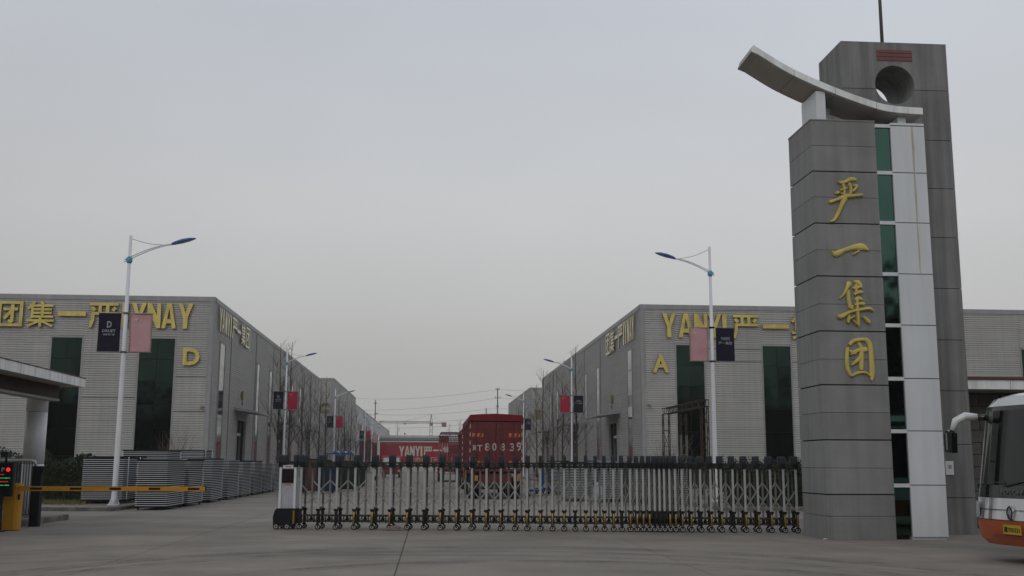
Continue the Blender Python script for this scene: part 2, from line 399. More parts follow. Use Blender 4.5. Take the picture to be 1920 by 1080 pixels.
pavement('pavement', [(-46, 38.4), (-10.95, 38.4), (-10.95, 39), (-10.6, 44), (-10.6, 69), (-46, 69)], .13, [((-22, 38.26), (-13.0, 38.26)), ((-13.0, 38.26), (-11.0, 38.26)), ((-10.85, 38.2), (-10.45, 44)), ((-10.45, 44), (-10.45, 69))])
pavement('kerb_island', [(-16, 27.9), (-10.62, 27.9), (-10.62, 32.5), (-16, 32.5)], .16, [((-10.48, 27.9), (-10.48, 32.7))])
pavement('pavement_right', [(10.8, 38.6), (46, 38.6), (46, 71), (10.8, 71)], .13, [((10.66, 71), (10.66, 38.6))])
pavement('pavement_left_street', [(-14.6, 72), (-10.6, 72), (-10.6, 220), (-14.6, 220)], .13, [((-10.45, 72), (-10.45, 96))])
pavement('pavement_right_street', [(10.8, 72), (14.4, 72), (14.4, 220), (10.8, 220)], .13, [((10.66, 96), (10.66, 72))])

# ------------------------------------------------------------------ corrugated buildings
class Wall:
    """frame on a wall: u runs along, z up, off is outwards"""
    def __init__(s, ox, oy, ux, uy, nx, ny): s.o = (ox, oy); s.u = (ux, uy); s.n = (nx, ny)
    def P(s, u, z, off=0): return (s.o[0] + s.u[0] * u + s.n[0] * off, s.o[1] + s.u[1] * u + s.n[1] * off, z)
    def box(s, b, u0, u1, z0, z1, o0, o1, m):
        vs = [s.P(u, z, o) for z in (z0, z1) for o in (o0, o1) for u in (u0, u1)]
        b.add(vs, [(0, 2, 3, 1), (4, 5, 7, 6), (0, 1, 5, 4), (2, 6, 7, 3), (0, 4, 6, 2), (1, 3, 7, 5)], m)
    def corr(s, b, u0, u1, z0, z1, pitch, dep, m):
        if z1 - z0 < pitch or u1 - u0 < .01: return
        n = max(1, round((z1 - z0) / pitch)); ph = (z1 - z0) / n; prof = []
        for i in range(n):
            z = z0 + i * ph; prof += [(z, 0), (z + ph * .28, 0), (z + ph * .42, dep), (z + ph * .86, dep)]
        prof.append((z1, 0)); vs = []; fs = []
        for z, o in prof: vs += [s.P(u0, z, o), s.P(u1, z, o)]
        for i in range(len(prof) - 1): fs.append((2 * i, 2 * i + 1, 2 * i + 3, 2 * i + 2))
        b.add(vs, fs, m)
    def openwall(s, b, L, H, ops, pitch, dep, m, z0=0):
        u = 0
        for (a, c, zz0, zz1) in sorted(ops):
            s.corr(b, u, a, z0, H, pitch, dep, m); s.corr(b, a, c, z0, zz0, pitch, dep, m); s.corr(b, a, c, zz1, H, pitch, dep, m)
            u = c
        s.corr(b, u, L, z0, H, pitch, dep, m)

def window(W, parent, u0, u1, rows, cols, gm, fm='trim', lowm=None, fw=.10, po=0.0):
    z0, z1 = rows[0], rows[-1]; b = MB(fm)
    W.box(b, u0, u0 + fw, z0, z1, -.10, .06 + po * .35, fm); W.box(b, u1 - fw, u1, z0, z1, -.10, .06 + po * .35, fm)
    W.box(b, u0 + fw, u1 - fw, z1 - fw, z1, -.10, .06 + po * .35, fm); W.box(b, u0 + fw, u1 - fw, z0, z0 + fw * .6, -.10, .06 + po * .35, fm)
    W.box(b, u0, u1, z0, z1, -.2, -.13, 'stone_core')
    w = b.build('window', parent)
    cw = (u1 - u0 - 2 * fw) / cols
    for i in range(len(rows) - 1):
        for j in range(cols):
            p = MB(gm); a = rows[i] + (fw * .6 if i == 0 else 0) + .012; c = rows[i + 1] - (fw if i == len(rows) - 2 else 0) - .012
            tx = R.uniform(-.008, .008) * (po == 0); ty = R.uniform(-.007, .007) * (po == 0)
            m = lowm if (lowm and i == 0) else gm
            us = u0 + fw + j * cw + .012, u0 + fw + (j + 1) * cw - .012
            vs = [W.P(us[0], a, po - .05 + tx + ty), W.P(us[1], a, po - .05 - tx + ty), W.P(us[1], c, po - .05 - tx - ty), W.P(us[0], c, po - .05 + tx - ty)]
            vs += [W.P(us[0], a, po - .08), W.P(us[1], a, po - .08), W.P(us[1], c, po - .08), W.P(us[0], c, po - .08)]
            p.add(vs, [(0, 1, 2, 3), (7, 6, 5, 4), (0, 4, 5, 1), (1, 5, 6, 2), (2, 6, 7, 3), (3, 7, 4, 0)], m); p.build('pane', w)
    return w

def side_door(W, parent, u0, u1, zt, near=True):
    b = MB('trim')
    W.box(b, u0, u0 + .25, 0, zt, -.1, .08, 'trim'); W.box(b, u1 - .25, u1, 0, zt, -.1, .08, 'trim'); W.box(b, u0 + .25, u1 - .25, zt - .25, zt, -.1, .08, 'trim')
    W.box(b, u0, u1, 0, zt, -1.6, -1.5, 'stone_core'); W.box(b, u0, u0 + .05, 0, zt, -1.5, -.1, 'stone_core'); W.box(b, u1 - .05, u1, 0, zt, -1.5, -.1, 'stone_core'); W.box(b, u0, u1, zt - .05, zt, -1.5, -.1, 'stone_core')
    d = b.build('door', parent)
    q = MB('wall_white'); um = (u0 + u1) / 2
    W.box(q, u0 + .3, u0 + .42, 0, zt - .3, -.06, .02, 'wall_white'); W.box(q, um - .05, um + .05, 0, zt - .3, -.06, .02, 'trim_dark')
    W.box(q, u0 + .42, um - .05, zt * .72, zt * .76, -.06, .02, 'wall_white'); W.box(q, um + .5, u1 - .5, .2, zt - 1.4, -.3, -.22, 'glass_side')
    q.build('door_frame', d)
    c = MB('trim_dark'); e0, e1 = u0 - 1.2, u1 + 1.2
    vs = [W.P(e0, zt + .42, .02), W.P(e1, zt + .42, .02), W.P(e1, zt + .18, 1.8), W.P(e0, zt + .18, 1.8), W.P(e0, zt + .62, .02), W.P(e1, zt + .62, .02), W.P(e1, zt + .30, 1.8), W.P(e0, zt + .30, 1.8)]
    c.add(vs, [(0, 1, 2, 3), (7, 6, 5, 4), (0, 4, 5, 1), (1, 5, 6, 2), (2, 6, 7, 3), (3, 7, 4, 0)], 'trim'); c.build('canopy', parent)

def hall(name, label, xc, xo, y0, y1, H, pitch, dep, m, fwins, swins, doors, seams, canopy=True, group=None, front_rows=None, top=.32):
    """xc = street-side X, xo = outer X. Street-facing side wall at xc; front wall at y0."""
    sgn = 1 if xc < 0 else -1                       # outward normal of the side wall
    t = thing(name, label, 'building', (0, 0, 0), 0, group)
    x0, x1 = min(xc, xo), max(xc, xo)
    F = Wall(x0, y0, 1, 0, 0, -1); S = Wall(xc, y0, 0, 1, sgn, 0)
    rows = front_rows or [.35, 2.06, 3.87, 5.45, 7.0, 8.45, 9.93]
    b = MB(m); F.openwall(b, x1 - x0, H - top, [(a - x0, c - x0, rows[0], rows[-1]) for a, c in fwins], pitch, dep, m, -.02); b.build('front_wall', t, fix=False)
    b = MB(m); ops = [(a - y0, c - y0, .3, 10.0) for a, c in swins] + [(a - y0, c - y0, -.02, zt) for a, c, zt in doors]
    S.openwall(b, y1 - y0, H - top, ops, pitch, dep, m, -.02)
    b.build('side_wall', t, fix=False)
    b = MB(m); b.box(x0, y1 - .02, 0, x1, y1, H - top, m); b.build('back_wall', t)
    b = MB('trim'); F.box(b, -.1, x1 - x0 + .1, H - top, H, -.3, .10, 'trim'); S.box(b, 0.12, y1 - y0, H - top, H, -.3, .10, 'trim'); b.build('parapet_cap', t)
    b = MB('trim'); dx = .22
    F.box(b, x1 - x0 - dx, x1 - x0 + .07, 0, H - top - .01, -.05, dep + .03, 'trim') if xc > xo else F.box(b, -.07, dx, 0, H - top - .01, -.05, dep + .03, 'trim')
    S.box(b, .08, dx + .1, 0, H - top - .01, -.05, dep + .03, 'trim'); b.build('corner_trim', t)
    b = MB('trim'); S.box(b, y1 - y0 - .2, y1 - y0, 0, H - top - .01, -.05, dep + .03, 'trim'); b.build('corner_trim', t)
    for q in seams:
        b = MB('trim_dark'); S.box(b, q - y0 - .05, q - y0 + .05, 0, H - top - .01, .0, dep + .015, 'trim_dark'); b.build('wall_seam', t)
    b = MB('roof'); b.box(x0 + .3, y0 + .3, H - .8, x1 - .3, y1, H - .7, 'roof'); b.build('roof', t)
    for a, c in fwins: window(F, t, a - x0, c - x0, rows, 2, 'glass_green')
    for a, c in swins: window(S, t, a - y0, c - y0, [.3, 2.9, 5.3, 7.6, 10.0], 1, 'glass_side', lowm='red_brown', fw=.10, po=.125)
    for a, c, zt in doors: side_door(S, t, a - y0, c - y0, zt)
    return t, F, S

def letters(t, seq, W, z0, z1, face, m='gold', me='gold_edge', lab='front wall', dep=.13, off=.08):
    """seq: (char, u0, u1) along the wall's viewing direction; face = 'front' | 'left' | 'right'"""
    for it in seq:
        ch, a, c = it[:3]; zz0, zz1 = (it[3], it[4]) if len(it) > 3 else (z0, z1)
        w = abs(c - a) * (.86 if face != 'front' and ch in 'YANI' else 1); h = zz1 - zz0
        if ch in 'YANI': o = block(ch, w, h, dep, m, me).build('sign_letter', t)
        elif ch in HANZI: o = hanzi(ch, w, h, dep, m, me).build('sign_letter', t)
        else: o = link('sign_letter', glyph(ch, w, h, dep, m, .03, me), t)
        if face == 'front': o.location = (a, W - off, zz0)
        elif face == 'xpos': o.location = (W + off, a, zz0); o.rotation_euler = (0, 0, rad(90))     # faces +X, text runs +Y
        else: o.location = (W - off, a, zz0); o.rotation_euler = (0, 0, rad(-90))                   # faces -X, text runs -Y
        o['label'] = '%s sign letter %s on the %s' % ('gold' if m == 'gold' else 'cream', ch, lab)

D, _, _ = hall('factory_hall', 'grey corrugated factory hall on the left with gold letter D beside its corner', -14.7, -60, 72.5, 141, 12.70, .155, .052, 'corrugated',
    [(-25.2 - 5.95 * k, -23.05 - 5.95 * k) for k in range(5)] + [(-19.5, -17.0)],
    [(75.0, 77.0), (91.1, 92.7), (98.2, 100.0), (113.9, 115.4), (121, 122.4), (131.5, 132.7)],
    [(82.8, 87.0, 5.15), (105.5, 109.5, 5.1), (129.8 - 1, 130.9, 5.0)], [79.3, 90.9 - .4, 100.6, 113.4, 123.7, 130.9 + .3, 137.3], group='corrugated factory halls along the street')
letters(D, [('团', -28.62, -27.05), ('集', -26.77, -25.01), ('一', -24.77, -22.97, 11.25, 11.55), ('严', -22.73, -20.89), ('I', -20.61, -20.22), ('Y', -20.01, -19.04), ('N', -18.98, -18.09), ('A', -18.02, -17.07), ('Y', -16.97, -15.98)], 72.45, 10.5, 12.2, 'front')
letters(D, [('D', -16.5, -15.4)], 72.45, 8.05, 9.2, 'front')
letters(D, [('Y', 73.8, 74.9), ('A', 74.8, 75.75), ('N', 75.85, 76.7), ('Y', 76.75, 77.8), ('I', 77.9, 78.3), ('严', 78.6, 80.4), ('一', 80.6, 82.2, 11.3, 11.55), ('集', 82.4, 84.2), ('团', 84.5, 86.2)], -14.64, 10.6, 12.25, 'xpos', 'cream', 'gold_edge', 'side wall', .05)
A, _, _ = hall('factory_hall', 'grey corrugated factory hall on the right with gold letter A beside its corner', 14.5, 62, 72.6, 138.5, 12.65, .155, .052, 'corrugated',
    [(16.8, 18.95), (22.92, 25.09), (29.1, 31.25), (35.3, 37.5), (41.68, 43.8), (48, 50.1)],
    [(75.9, 77.8), (90.9, 92.6), (98.3, 99.7), (120.7, 122.3), (128.3, 129.5), (135.4, 136.5)],
    [(82.4, 86.4, 5.1), (105.5, 110, 5.2), (130.5, 134, 5.2)], [90.5, 100.1, 110.6, 122.6, 130], group='corrugated factory halls along the street')
letters(A, [('Y', 15.92, 16.87), ('A', 17.05, 18.1), ('N', 18.15, 19.1), ('Y', 19.15, 20.08), ('I', 20.15, 20.46), ('严', 20.91, 22.7), ('一', 23.01, 24.88, 11.05, 11.35), ('集', 25.07, 26.8), ('团', 27.1, 28.7)], 72.55, 10.35, 12.03, 'front')
for a_, c_, z_ in ((18.95, 22.92, 8.72), (18.95, 22.92, 9.6), (25.09, 29.1, 8.72), (31.25, 35.3, 9.0)):
    MB('trim_dark').box(a_ + .02, 72.52, z_, c_ - .02, 72.6, z_ + .03, 'trim_dark').build('wall_seam', A)
for a_, c_, z_ in ((-23.0, -19.5, 5.9), (-16.95, -14.95, 7.3), (-16.95, -14.95, 5.0)):
    MB('trim_dark').box(a_ + .02, 72.42, z_, c_ - .02, 72.5, z_ + .035, 'trim_dark').build('wall_seam', D)
o = link('sign_letter', glyph('A', 1.15, 1.25, .14, 'gold', .03, 'gold_edge'), A, (15.19, 72.49, 7.9)); o['label'] = 'gold sign letter A low on the front wall corner'
letters(A, [('团', 86.7, 84.8), ('集', 84.5, 82.7), ('一', 82.5, 81.0, 11.3, 11.55), ('严', 80.8, 79.0), ('I', 78.7, 78.3), ('Y', 78.1, 77.1), ('N', 77.0, 76.2), ('A', 76.1, 75.2), ('Y', 75.2, 74.3)], 14.44, 10.45, 12.2, 'xneg', 'cream', 'gold_edge', 'side wall', .05)
Cb, _, _ = hall('factory_hall', 'second grey hall on the left behind the bare trees with a round letter C sign', -13.6, -60, 150.6, 195, 13.4, .3, .06, 'corrugated_far', [], [(156, 157.4), (166, 167.4), (180, 181.4)], [(171, 175, 5)], [161, 176, 186], group='corrugated factory halls along the street')
o = link('sign_letter', glyph('C', 1.3, 1.4, .14, 'brass_dull', .03, 'gold_edge'), Cb, (-15.4, 150.45, 8.6)); o['label'] = 'dull brass sign letter C'
Bb, _, _ = hall('factory_hall', 'second grey hall on the right behind the bare trees with a letter B sign', 14.5, 62, 155.8, 198.7, 12.7, .3, .06, 'corrugated_far', [], [(160, 161.4), (170, 171.4), (184, 185.4)], [(174, 178, 5)], [165, 180, 190], group='corrugated factory halls along the street')
o = link('sign_letter', glyph('B', .95, 1.25, .14, 'brass_dull', .03, 'gold_edge'), Bb, (15.2, 155.65, 8.2)); o['label'] = 'dull brass sign letter B'

# far pale hall behind the red hoarding on the left
t = thing('factory_hall', 'pale bluish hall farthest down the left side with a band of reddish windows', 'building')
b = MB('corrugated_pale'); S = Wall(-14.2, 205, 0, 1, 1, 0); S.corr(b, 0, 171, 0, 8.1, .5, .06, 'corrugated_pale'); S.corr(b, 0, 171, 9.5, 12.5, .5, .06, 'corrugated_pale'); b.build('side_wall', t)
b = MB('corrugated_pale'); b.box(-50, 204.9, 0, -14.2, 205.0, 12.5); b.build('front_wall', t)
b = MB('trim'); S.box(b, 0, 171, 12.5, 12.75, -.3, .1, 'trim'); b.build('parapet_cap', t)
b = MB('roof'); b.box(-50, 205, 12.2, -14.3, 376, 12.3); b.build('roof', t)
for k in range(14):
    b = MB('red_brown'); S.box(b, 1 + k * 6.5, 6.6 + k * 6.5, 8.1, 9.5, -.1, -.02, 'red_brown' if k % 3 else 'glass_side'); b.build('window', t)
for k in range(15):
    b = MB('corrugated_pale'); S.box(b, k * 6.5 + .12, k * 6.5 + .98, 8.1, 9.5, -.1, .05, 'corrugated_pale'); b.build('pier', t)

# small fittings on the halls
def fitting(parent, x, y, z, kind):
    b = MB('plate_white')
    if kind == 'camera':
        b.box(-.1, -.12, -.03, .1, .12, .03, 'trim'); b.tube((0, -.1, -.1), (0, -.42, -.16), .07, .06, 8, 'tan'); b.build('wall_lamp', parent, (x, y, z))
    else:
        b.mats[0] = 'brass_dull'; b.prism([(-.16, -.35), (.16, -.35), (.25, 0), (.12, .35), (-.12, .35), (-.25, 0)], 'x', -.05, .05, 'brass_dull', 'gold_edge'); b.tube((0, 0, -.75), (0, 0, -.45), .05, .05, 6, 'trim_dark'); b.build('wall_emblem', parent, (x, y, z))
fitting(D, -15.1, 72.4, 5.35, 'camera'); fitting(A, 14.95, 72.5, 5.7, 'camera')
fitting(D, -14.55, 84.3, 6.8, 'emblem'); fitting(A, 14.35, 84.4, 6.75, 'emblem')
b = MB('plate_white'); b.box(14.2, 75.9, 5.0, 14.42, 76.4, 5.7, 'plate_white'); b.build('meter_box', A)

# ------------------------------------------------------------------ red hoarding across the end of the street
t = thing('red_billboard', 'long red hoarding reading YANYI under a grey eave at the end of the street', 'billboard', (0, 222, 0))
MB('banner_wall_red').box(-10.2, -.1, 1.55, 24, 0, 5.95, 'banner_wall_red').build('panel', t)
MB('wall_white').box(-10.2, .0, 0, 24, .3, 1.55, 'wall_white').build('plinth', t)
b = MB('trim')
for k, (za, zb, yy, m) in enumerate(((5.97, 6.25, -.25, 'wall_white'), (6.25, 6.5, -.15, 'trim_dark'), (6.5, 6.75, -.35, 'trim'), (6.75, 6.85, -.2, 'trim_dark'), (6.85, 7.35, -.45, 'wall_white'))): b.box(-10.4, yy, za, 24, 3, zb, m)
b.build('eave', t)
x = -6.3
for ch, w in (('Y', 1.05), ('A', 1.05), ('N', .95), ('Y', 1.05), ('I', .36)):
    o = block(ch, w, 2.05, .06, 'text_tan', 'text_tan').build('sign_letter', t); o.location = (x, -.12, 3.15); x += w + .07
for ch, w, z0, h in (('严', 1.75, 3.15, 2.0), ('一', 1.75, 4.2, .3), ('集', 1.8, 3.15, 2.0), ('团', 1.7, 3.15, 2.0)):
    x += .2; o = hanzi(ch, w, h, .06, 'text_tan', 'text_tan').build('sign_letter', t); o.location = (x, -.12, z0); x += w
text('家的记', 3.4, .85, .04, 'text_tan', t, (-4.1, -.12, 2.05), name='lettering'); text('D 德鲁', 1.1, .3, .04, 'text_dim', t, (-9.0, -.12, 5.45)); text('————', 2.0, .05, .04, 'text_dim', t, (-7.6, -.12, 5.6))
b = MB('text_tan'); b.box(.3, -.13, 1.8, .38, -.1, 2.9); b.box(.38, -.13, 2.82, 2.6, -.1, 2.9); b.box(.8, -.13, 2.35, 1.7, -.1, 2.5); b.build('lettering', t)
t = thing('red_billboard', 'dark red hoarding half hidden by bare trees left of the YANYI hoarding', 'billboard', (0, 219, 0))
MB('banner_wall_dark').box(-14.6, -.1, 1.2, -10.6, 0, 6.1).build('panel', t); MB('trim').box(-14.6, 0, 0, -10.6, .3, 1.2, 'trim').build('plinth', t); MB('trim').box(-14.7, -.2, 6.12, -10.5, .2, 6.5, 'trim').build('cap_rail', t)

# ------------------------------------------------------------------ gate pylon
PX0, PX1, PY0, PY1 = 8.95, 11.74, 23.85, 25.42
pyl = thing('gate_pylon', 'grey stone gate pylon with gold characters and a green glass strip', 'pylon', (-.03, 0, 0))
JZ = [0, .52, 1.0, 1.59, 2.22, 2.84, 3.47, 4.06, 4.71, 5.34, 6.0, 6.62, 7.26, 7.89, 8.52, 9.15, 9.77]
MB('stone_core').box(PX0 + .04, PY0 + .04, 0, 10.50, PY1 - .04, 9.74, 'stone_core').box(10.50, PY0 + .22, 0, 10.915, PY1 - .04, 9.70, 'stone_core').box(10.915, PY0 + .04, 0, PX1 - .03, PY1 - .04, 9.70, 'white_panel').build('core', pyl)
MAIN = {2.22, 3.47, 4.71, 6.0, 7.26, 8.52, 1.0}
for i in range(16):
    a, c = JZ[i], JZ[i + 1]; ga = .015 if a in MAIN else .005; gc = .015 if c in MAIN else .005
    if i == 0: ga = 0
    if i == 15: gc = 0
    off = R.uniform(0, .003)
    MB('stone').box(PX0 + .021, PY0 - off, a + ga, 10.525, PY0 + .04, c - gc, 'stone').build('stone_panel', pyl)
    MB('stone_lit_side').box(PX0 - off, PY0 + .001, a + ga, PX0 + .02, PY1, c - gc, 'stone_lit_side').build('stone_panel', pyl)
MB('stone').box(PX0 - .01, PY0 - .015, 9.77, 10.525, PY1 + .01, 9.80, 'stone').build('coping', pyl)
WZ = [.05, 1.21, 2.43, 3.63, 4.87, 6.08, 7.31, 8.53, 9.69]
for i in range(8):
    a, c = WZ[i], WZ[i + 1]
    # the glass strip steps slightly: it leans from x=10.47..10.85 all the way up
    MB('glass_pylon').box(10.54, PY0 + .05, a + .05, 10.90, PY0 + .07, c - .05, 'glass_pylon').build('pane', pyl)
    MB('white_panel').box(10.527, PY0 + .0, c - .05, 10.907, PY0 + .10, c + .035, 'white_panel').build('transom', pyl)
    off = R.uniform(0, .004)
    MB('white_panel').box(10.91, PY0 - off, a + .012, PX1, PY0 + .04, c - .008, 'white_panel').build('white_panel', pyl)
    MB('white_panel').box(PX1 - .021, PY0 + .043, a + .012, PX1 + .002, PY1, c - .008, 'white_panel').build('white_panel', pyl)
    MB('mortar_line').box(10.911, PY0 + .005, c - .008, PX1 - .003, PY0 + .03, c + .012, 'mortar_line').build('joint', pyl)
MB('white_panel').box(10.91, PY0 - .004, 9.705, PX1, PY1, 9.76, 'white_panel').build('coping', pyl)
# rust-yellow run-off stripe on the white panels

for za, zb, w_ in ((8.56, 9.68, .028), (7.34, 8.51, .018), (6.11, 7.29, .012)):
    MB('stain').prism([(11.44 - w_ * .6, za), (11.44 + w_ * .5, za), (11.45 + w_, (za + zb) / 2), (11.44 + w_ * .8, zb), (11.44 - w_, zb), (11.435 - w_ * .7, (za + zb) / 2)], 'y', PY0 - .0065, PY0 - .0055, 'stain').build('stain', pyl)

# calligraphic gold characters, drawn stroke by stroke: (points (x,y,half-width) in photo-crop units)
def brush(strokes, x0, z0, sx, sz, dep=.055):
    b = MB('gold', 'gold_edge')
    for si, st in enumerate(strokes):
        pts = []
        for k in range(len(st) - 1):
            for q in range(4):
                f = q / 4; p0 = st[max(k - 1, 0)]; p1 = st[k]; p2 = st[k + 1]; p3 = st[min(k + 2, len(st) - 1)]
                pts.append(tuple(.5 * (2 * p1[i] + (p2[i] - p0[i]) * f + (2 * p0[i] - 5 * p1[i] + 4 * p2[i] - p3[i]) * f * f + (3 * p1[i] - p0[i] - 3 * p2[i] + p3[i]) * f ** 3) for i in range(3)))
        pts.append(st[-1])
        P = [Vector((x0 + p[0] * sx, z0 - p[1] * sz)) for p in pts]; n = len(P); vs = []; d0 = dep + si * .0025
        for k in range(n):
            d = (P[min(k + 1, n - 1)] - P[max(k - 1, 0)]).normalized(); nn = Vector((-d.y, d.x)); w = max(pts[k][2] * 1.18, .5) * sx
            if k in (0, n - 1): w *= .55
            for u, y in ((1, 0), (1, -d0 * .55), (.42, -d0), (-.42, -d0), (-1, -d0 * .55), (-1, 0)):
                q = P[k] + nn * w * u; vs.append((q.x, y, q.y))
        fs = [(k * 6 + j, k * 6 + j + 1, (k + 1) * 6 + j + 1, (k + 1) * 6 + j) for k in range(n - 1) for j in range(5)]
        b.add(vs, fs, 'gold', False); b.add(vs[:6], [(0, 1, 2, 3, 4, 5)], 'gold'); b.add(vs[-6:], [(5, 4, 3, 2, 1, 0)], 'gold')
    return b
U = 1 / 4.91 * .01215      # crop pixel -> metre at the pylon face
X0 = 9.002; ZC1 = 8.605; ZC2 = 6.065
def chars(strokes, zc, lab):
    o = brush(strokes, X0, zc, U, U * 1.045).build('gold_character', pyl, (0, PY0 - .004, 0)); o['label'] = lab
chars([[(215, 128, 8), (250, 140, 14), (300, 128, 14), (350, 105, 18), (400, 108, 12)],
       [(262, 150, 14), (280, 190, 12), (268, 270, 12)], [(325, 140, 14), (345, 190, 13), (335, 250, 14)],
       [(205, 222, 22), (215, 245, 22)], [(235, 215, 9), (310, 185, 7)], [(232, 228, 6), (265, 255, 8)], [(405, 160, 16), (385, 195, 13), (355, 225, 8)],
       [(362, 170, 7), (400, 160, 10)],
       [(125, 328, 14), (190, 305, 13), (290, 268, 20), (370, 262, 14), (455, 250, 14)],
       [(285, 275, 26), (250, 340, 19), (205, 430, 16), (165, 490, 12), (122, 512, 6)]], ZC1, 'gold brush character at the top of the column of four')
chars([[(125, 775, 4), (165, 805, 24), (250, 770, 18), (350, 740, 21), (430, 735, 27), (485, 765, 8)], [(395, 768, 9), (330, 812, 4)]], ZC1, 'gold single horizontal brush stroke character')
chars([[(290, 80, 26), (262, 130, 13), (225, 190, 9), (180, 232, 5)], [(270, 150, 14), (270, 230, 16), (285, 320, 17)],
       [(325, 75, 6), (370, 85, 20), (400, 130, 10)], [(310, 135, 9), (350, 130, 14), (400, 115, 9)], [(325, 195, 9), (360, 172, 15), (408, 170, 12)], [(345, 95, 12), (345, 190, 10)],
       [(330, 245, 10), (365, 225, 16), (400, 240, 9)], [(325, 290, 11), (370, 275, 14), (420, 278, 14)], [(350, 225, 11), (348, 320, 13), (350, 420, 13), (352, 485, 8)],
       [(152, 388, 14), (190, 395, 19), (280, 350, 13), (400, 325, 13), (465, 318, 14), (500, 340, 9)],
       [(265, 380, 12), (250, 450, 13)], [(250, 425, 9), (320, 385, 6)], [(295, 425, 7), (345, 470, 9)], [(300, 290, 8), (292, 330, 12)],
       [(390, 390, 8), (430, 420, 16), (455, 450, 14)]], ZC2, 'gold brush character with a stack of short strokes, third from the top')
chars([[(240, 670, 14), (228, 760, 15), (230, 860, 16), (262, 930, 12)], [(255, 650, 14), (300, 612, 15), (380, 598, 14), (430, 610, 20), (455, 660, 20), (460, 780, 19), (460, 900, 21), (450, 965, 10)],
       [(262, 925, 10), (330, 895, 12), (400, 895, 9), (440, 925, 8)], [(252, 700, 12), (290, 715, 16), (340, 695, 14), (400, 690, 22), (418, 700, 14)],
       [(340, 625, 13), (368, 680, 15), (365, 750, 20), (360, 830, 18), (358, 875, 14)], [(372, 745, 16), (320, 790, 14), (262, 832, 7)], [(252, 735, 6), (320, 720, 6)]], ZC2, 'gold brush character enclosed in a frame, lowest of the four')

# wing: a curved slab resting on piers on top of the pylon
def wing():
    w = thing('wing_canopy', 'curved pale stone wing resting on top of the gate pylon', 'sculpture', (-.03, 0, 0))
    top = [(7.64, 11.64), (8.54, 11.10), (9.70, 10.60), (10.67, 10.28), (11.10, 10.21), (11.77, 10.18)]
    def cr_(x):
        # smooth interpolation of the upper edge
        for k in range(len(top) - 1):
            if x <= top[k + 1][0] + 1e-6:
                x0, z0 = top[k]; x1, z1 = top[k + 1]; f = (x - x0) / (x1 - x0)
                def sl(i):
                    i0 = max(i - 1, 0); i1 = min(i + 1, len(top) - 1); return (top[i1][1] - top[i0][1]) / (top[i1][0] - top[i0][0])
                m0, m1 = sl(k) * (x1 - x0), sl(k + 1) * (x1 - x0)
                return (2 * f ** 3 - 3 * f * f + 1) * z0 + (f ** 3 - 2 * f * f + f) * m0 + (-2 * f ** 3 + 3 * f * f) * z1 + (f ** 3 - f * f) * m1
        return top[-1][1]
    cuts = [7.64, 8.62, 9.62, 10.62, 11.05, 11.40, 11.77]; ya, yb = 23.90, 25.05; th = .185
    for k in range(6):
        xa, xb = cuts[k] + .006 * (k > 0), cuts[k + 1] - .006 * (k < 5); n = 8
        up = [(xa + (xb - xa) * i / n, cr_(xa + (xb - xa) * i / n)) for i in range(n + 1)]
        lo = [(x - (.06 if (k == 0 and i == 0) else 0), z - th) for i, (x, z) in enumerate(up)]
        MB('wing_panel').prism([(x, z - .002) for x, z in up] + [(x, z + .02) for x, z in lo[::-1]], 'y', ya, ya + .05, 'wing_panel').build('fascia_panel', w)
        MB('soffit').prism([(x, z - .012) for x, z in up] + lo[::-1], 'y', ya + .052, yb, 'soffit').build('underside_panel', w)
    MB('white_panel').box(9.17, 24.0, 9.80, 9.40, 25.0, 10.56, 'white_panel').build('pier', w)
    MB('white_panel').box(9.42, 24.62, 9.80, 9.74, 25.0, 10.35, 'white_panel').build('pier', w)
    MB('white_panel').box(11.22, 24.1, 9.77, 11.42, 25.0, 10.0, 'white_panel').build('pier', w)
    return w
wing()

# rear tower with the round opening
RX0, RX1, RY0, RY1, RH = 10.48, 13.30, 25.6, 27.2, 12.52
tw = thing('stone_tower', 'tall dark grey stone tower with a round opening and three red bars near its top', 'tower', (0, 0, 0))
HX, HZ, HR = 11.86, 11.39, .52
def arc(a0, a1, r, n=16): return [(HX + r * math.cos(rad(a0 + (a1 - a0) * i / n)), HZ + r * math.sin(rad(a0 + (a1 - a0) * i / n))) for i in range(n + 1)]
ins = .03
MB('stone_core').box(RX0 + ins, RY0 + ins, 0, RX1 - ins, RY1 - ins, 10.6, 'stone_core').build('core', tw)
r_ = HR + .01
MB('stone_core').prism([(RX0 + ins, 10.6), (RX1 - ins, 10.6), (RX1 - ins, HZ), *arc(0, -180, r_), (RX0 + ins, HZ)], 'y', RY0 + ins, RY1 - ins, 'stone_core').build('core', tw)
MB('stone_core').prism([(RX0 + ins, HZ), *arc(180, 0, r_), (RX1 - ins, HZ), (RX1 - ins, RH - .03), (RX0 + ins, RH - .03)], 'y', RY0 + ins, RY1 - ins, 'stone_core').build('core', tw)
b = MB('stone_rear'); n = 40
ring = [(HX + HR * math.cos(2 * math.pi * i / n), HZ + HR * math.sin(2 * math.pi * i / n)) for i in range(n)]
b.add([(x, y, z) for y in (RY0 - .004, RY1 + .004) for x, z in ring], [(i, (i + 1) % n, n + (i + 1) % n, n + i) for i in range(n)], 'stone_rear', True)
b.build('opening_lining', tw, fix=False)
RZ = [0, .88, 2.17, 3.48, 4.75, 6.05, 7.36, 8.64, 9.92, 11.26, RH]
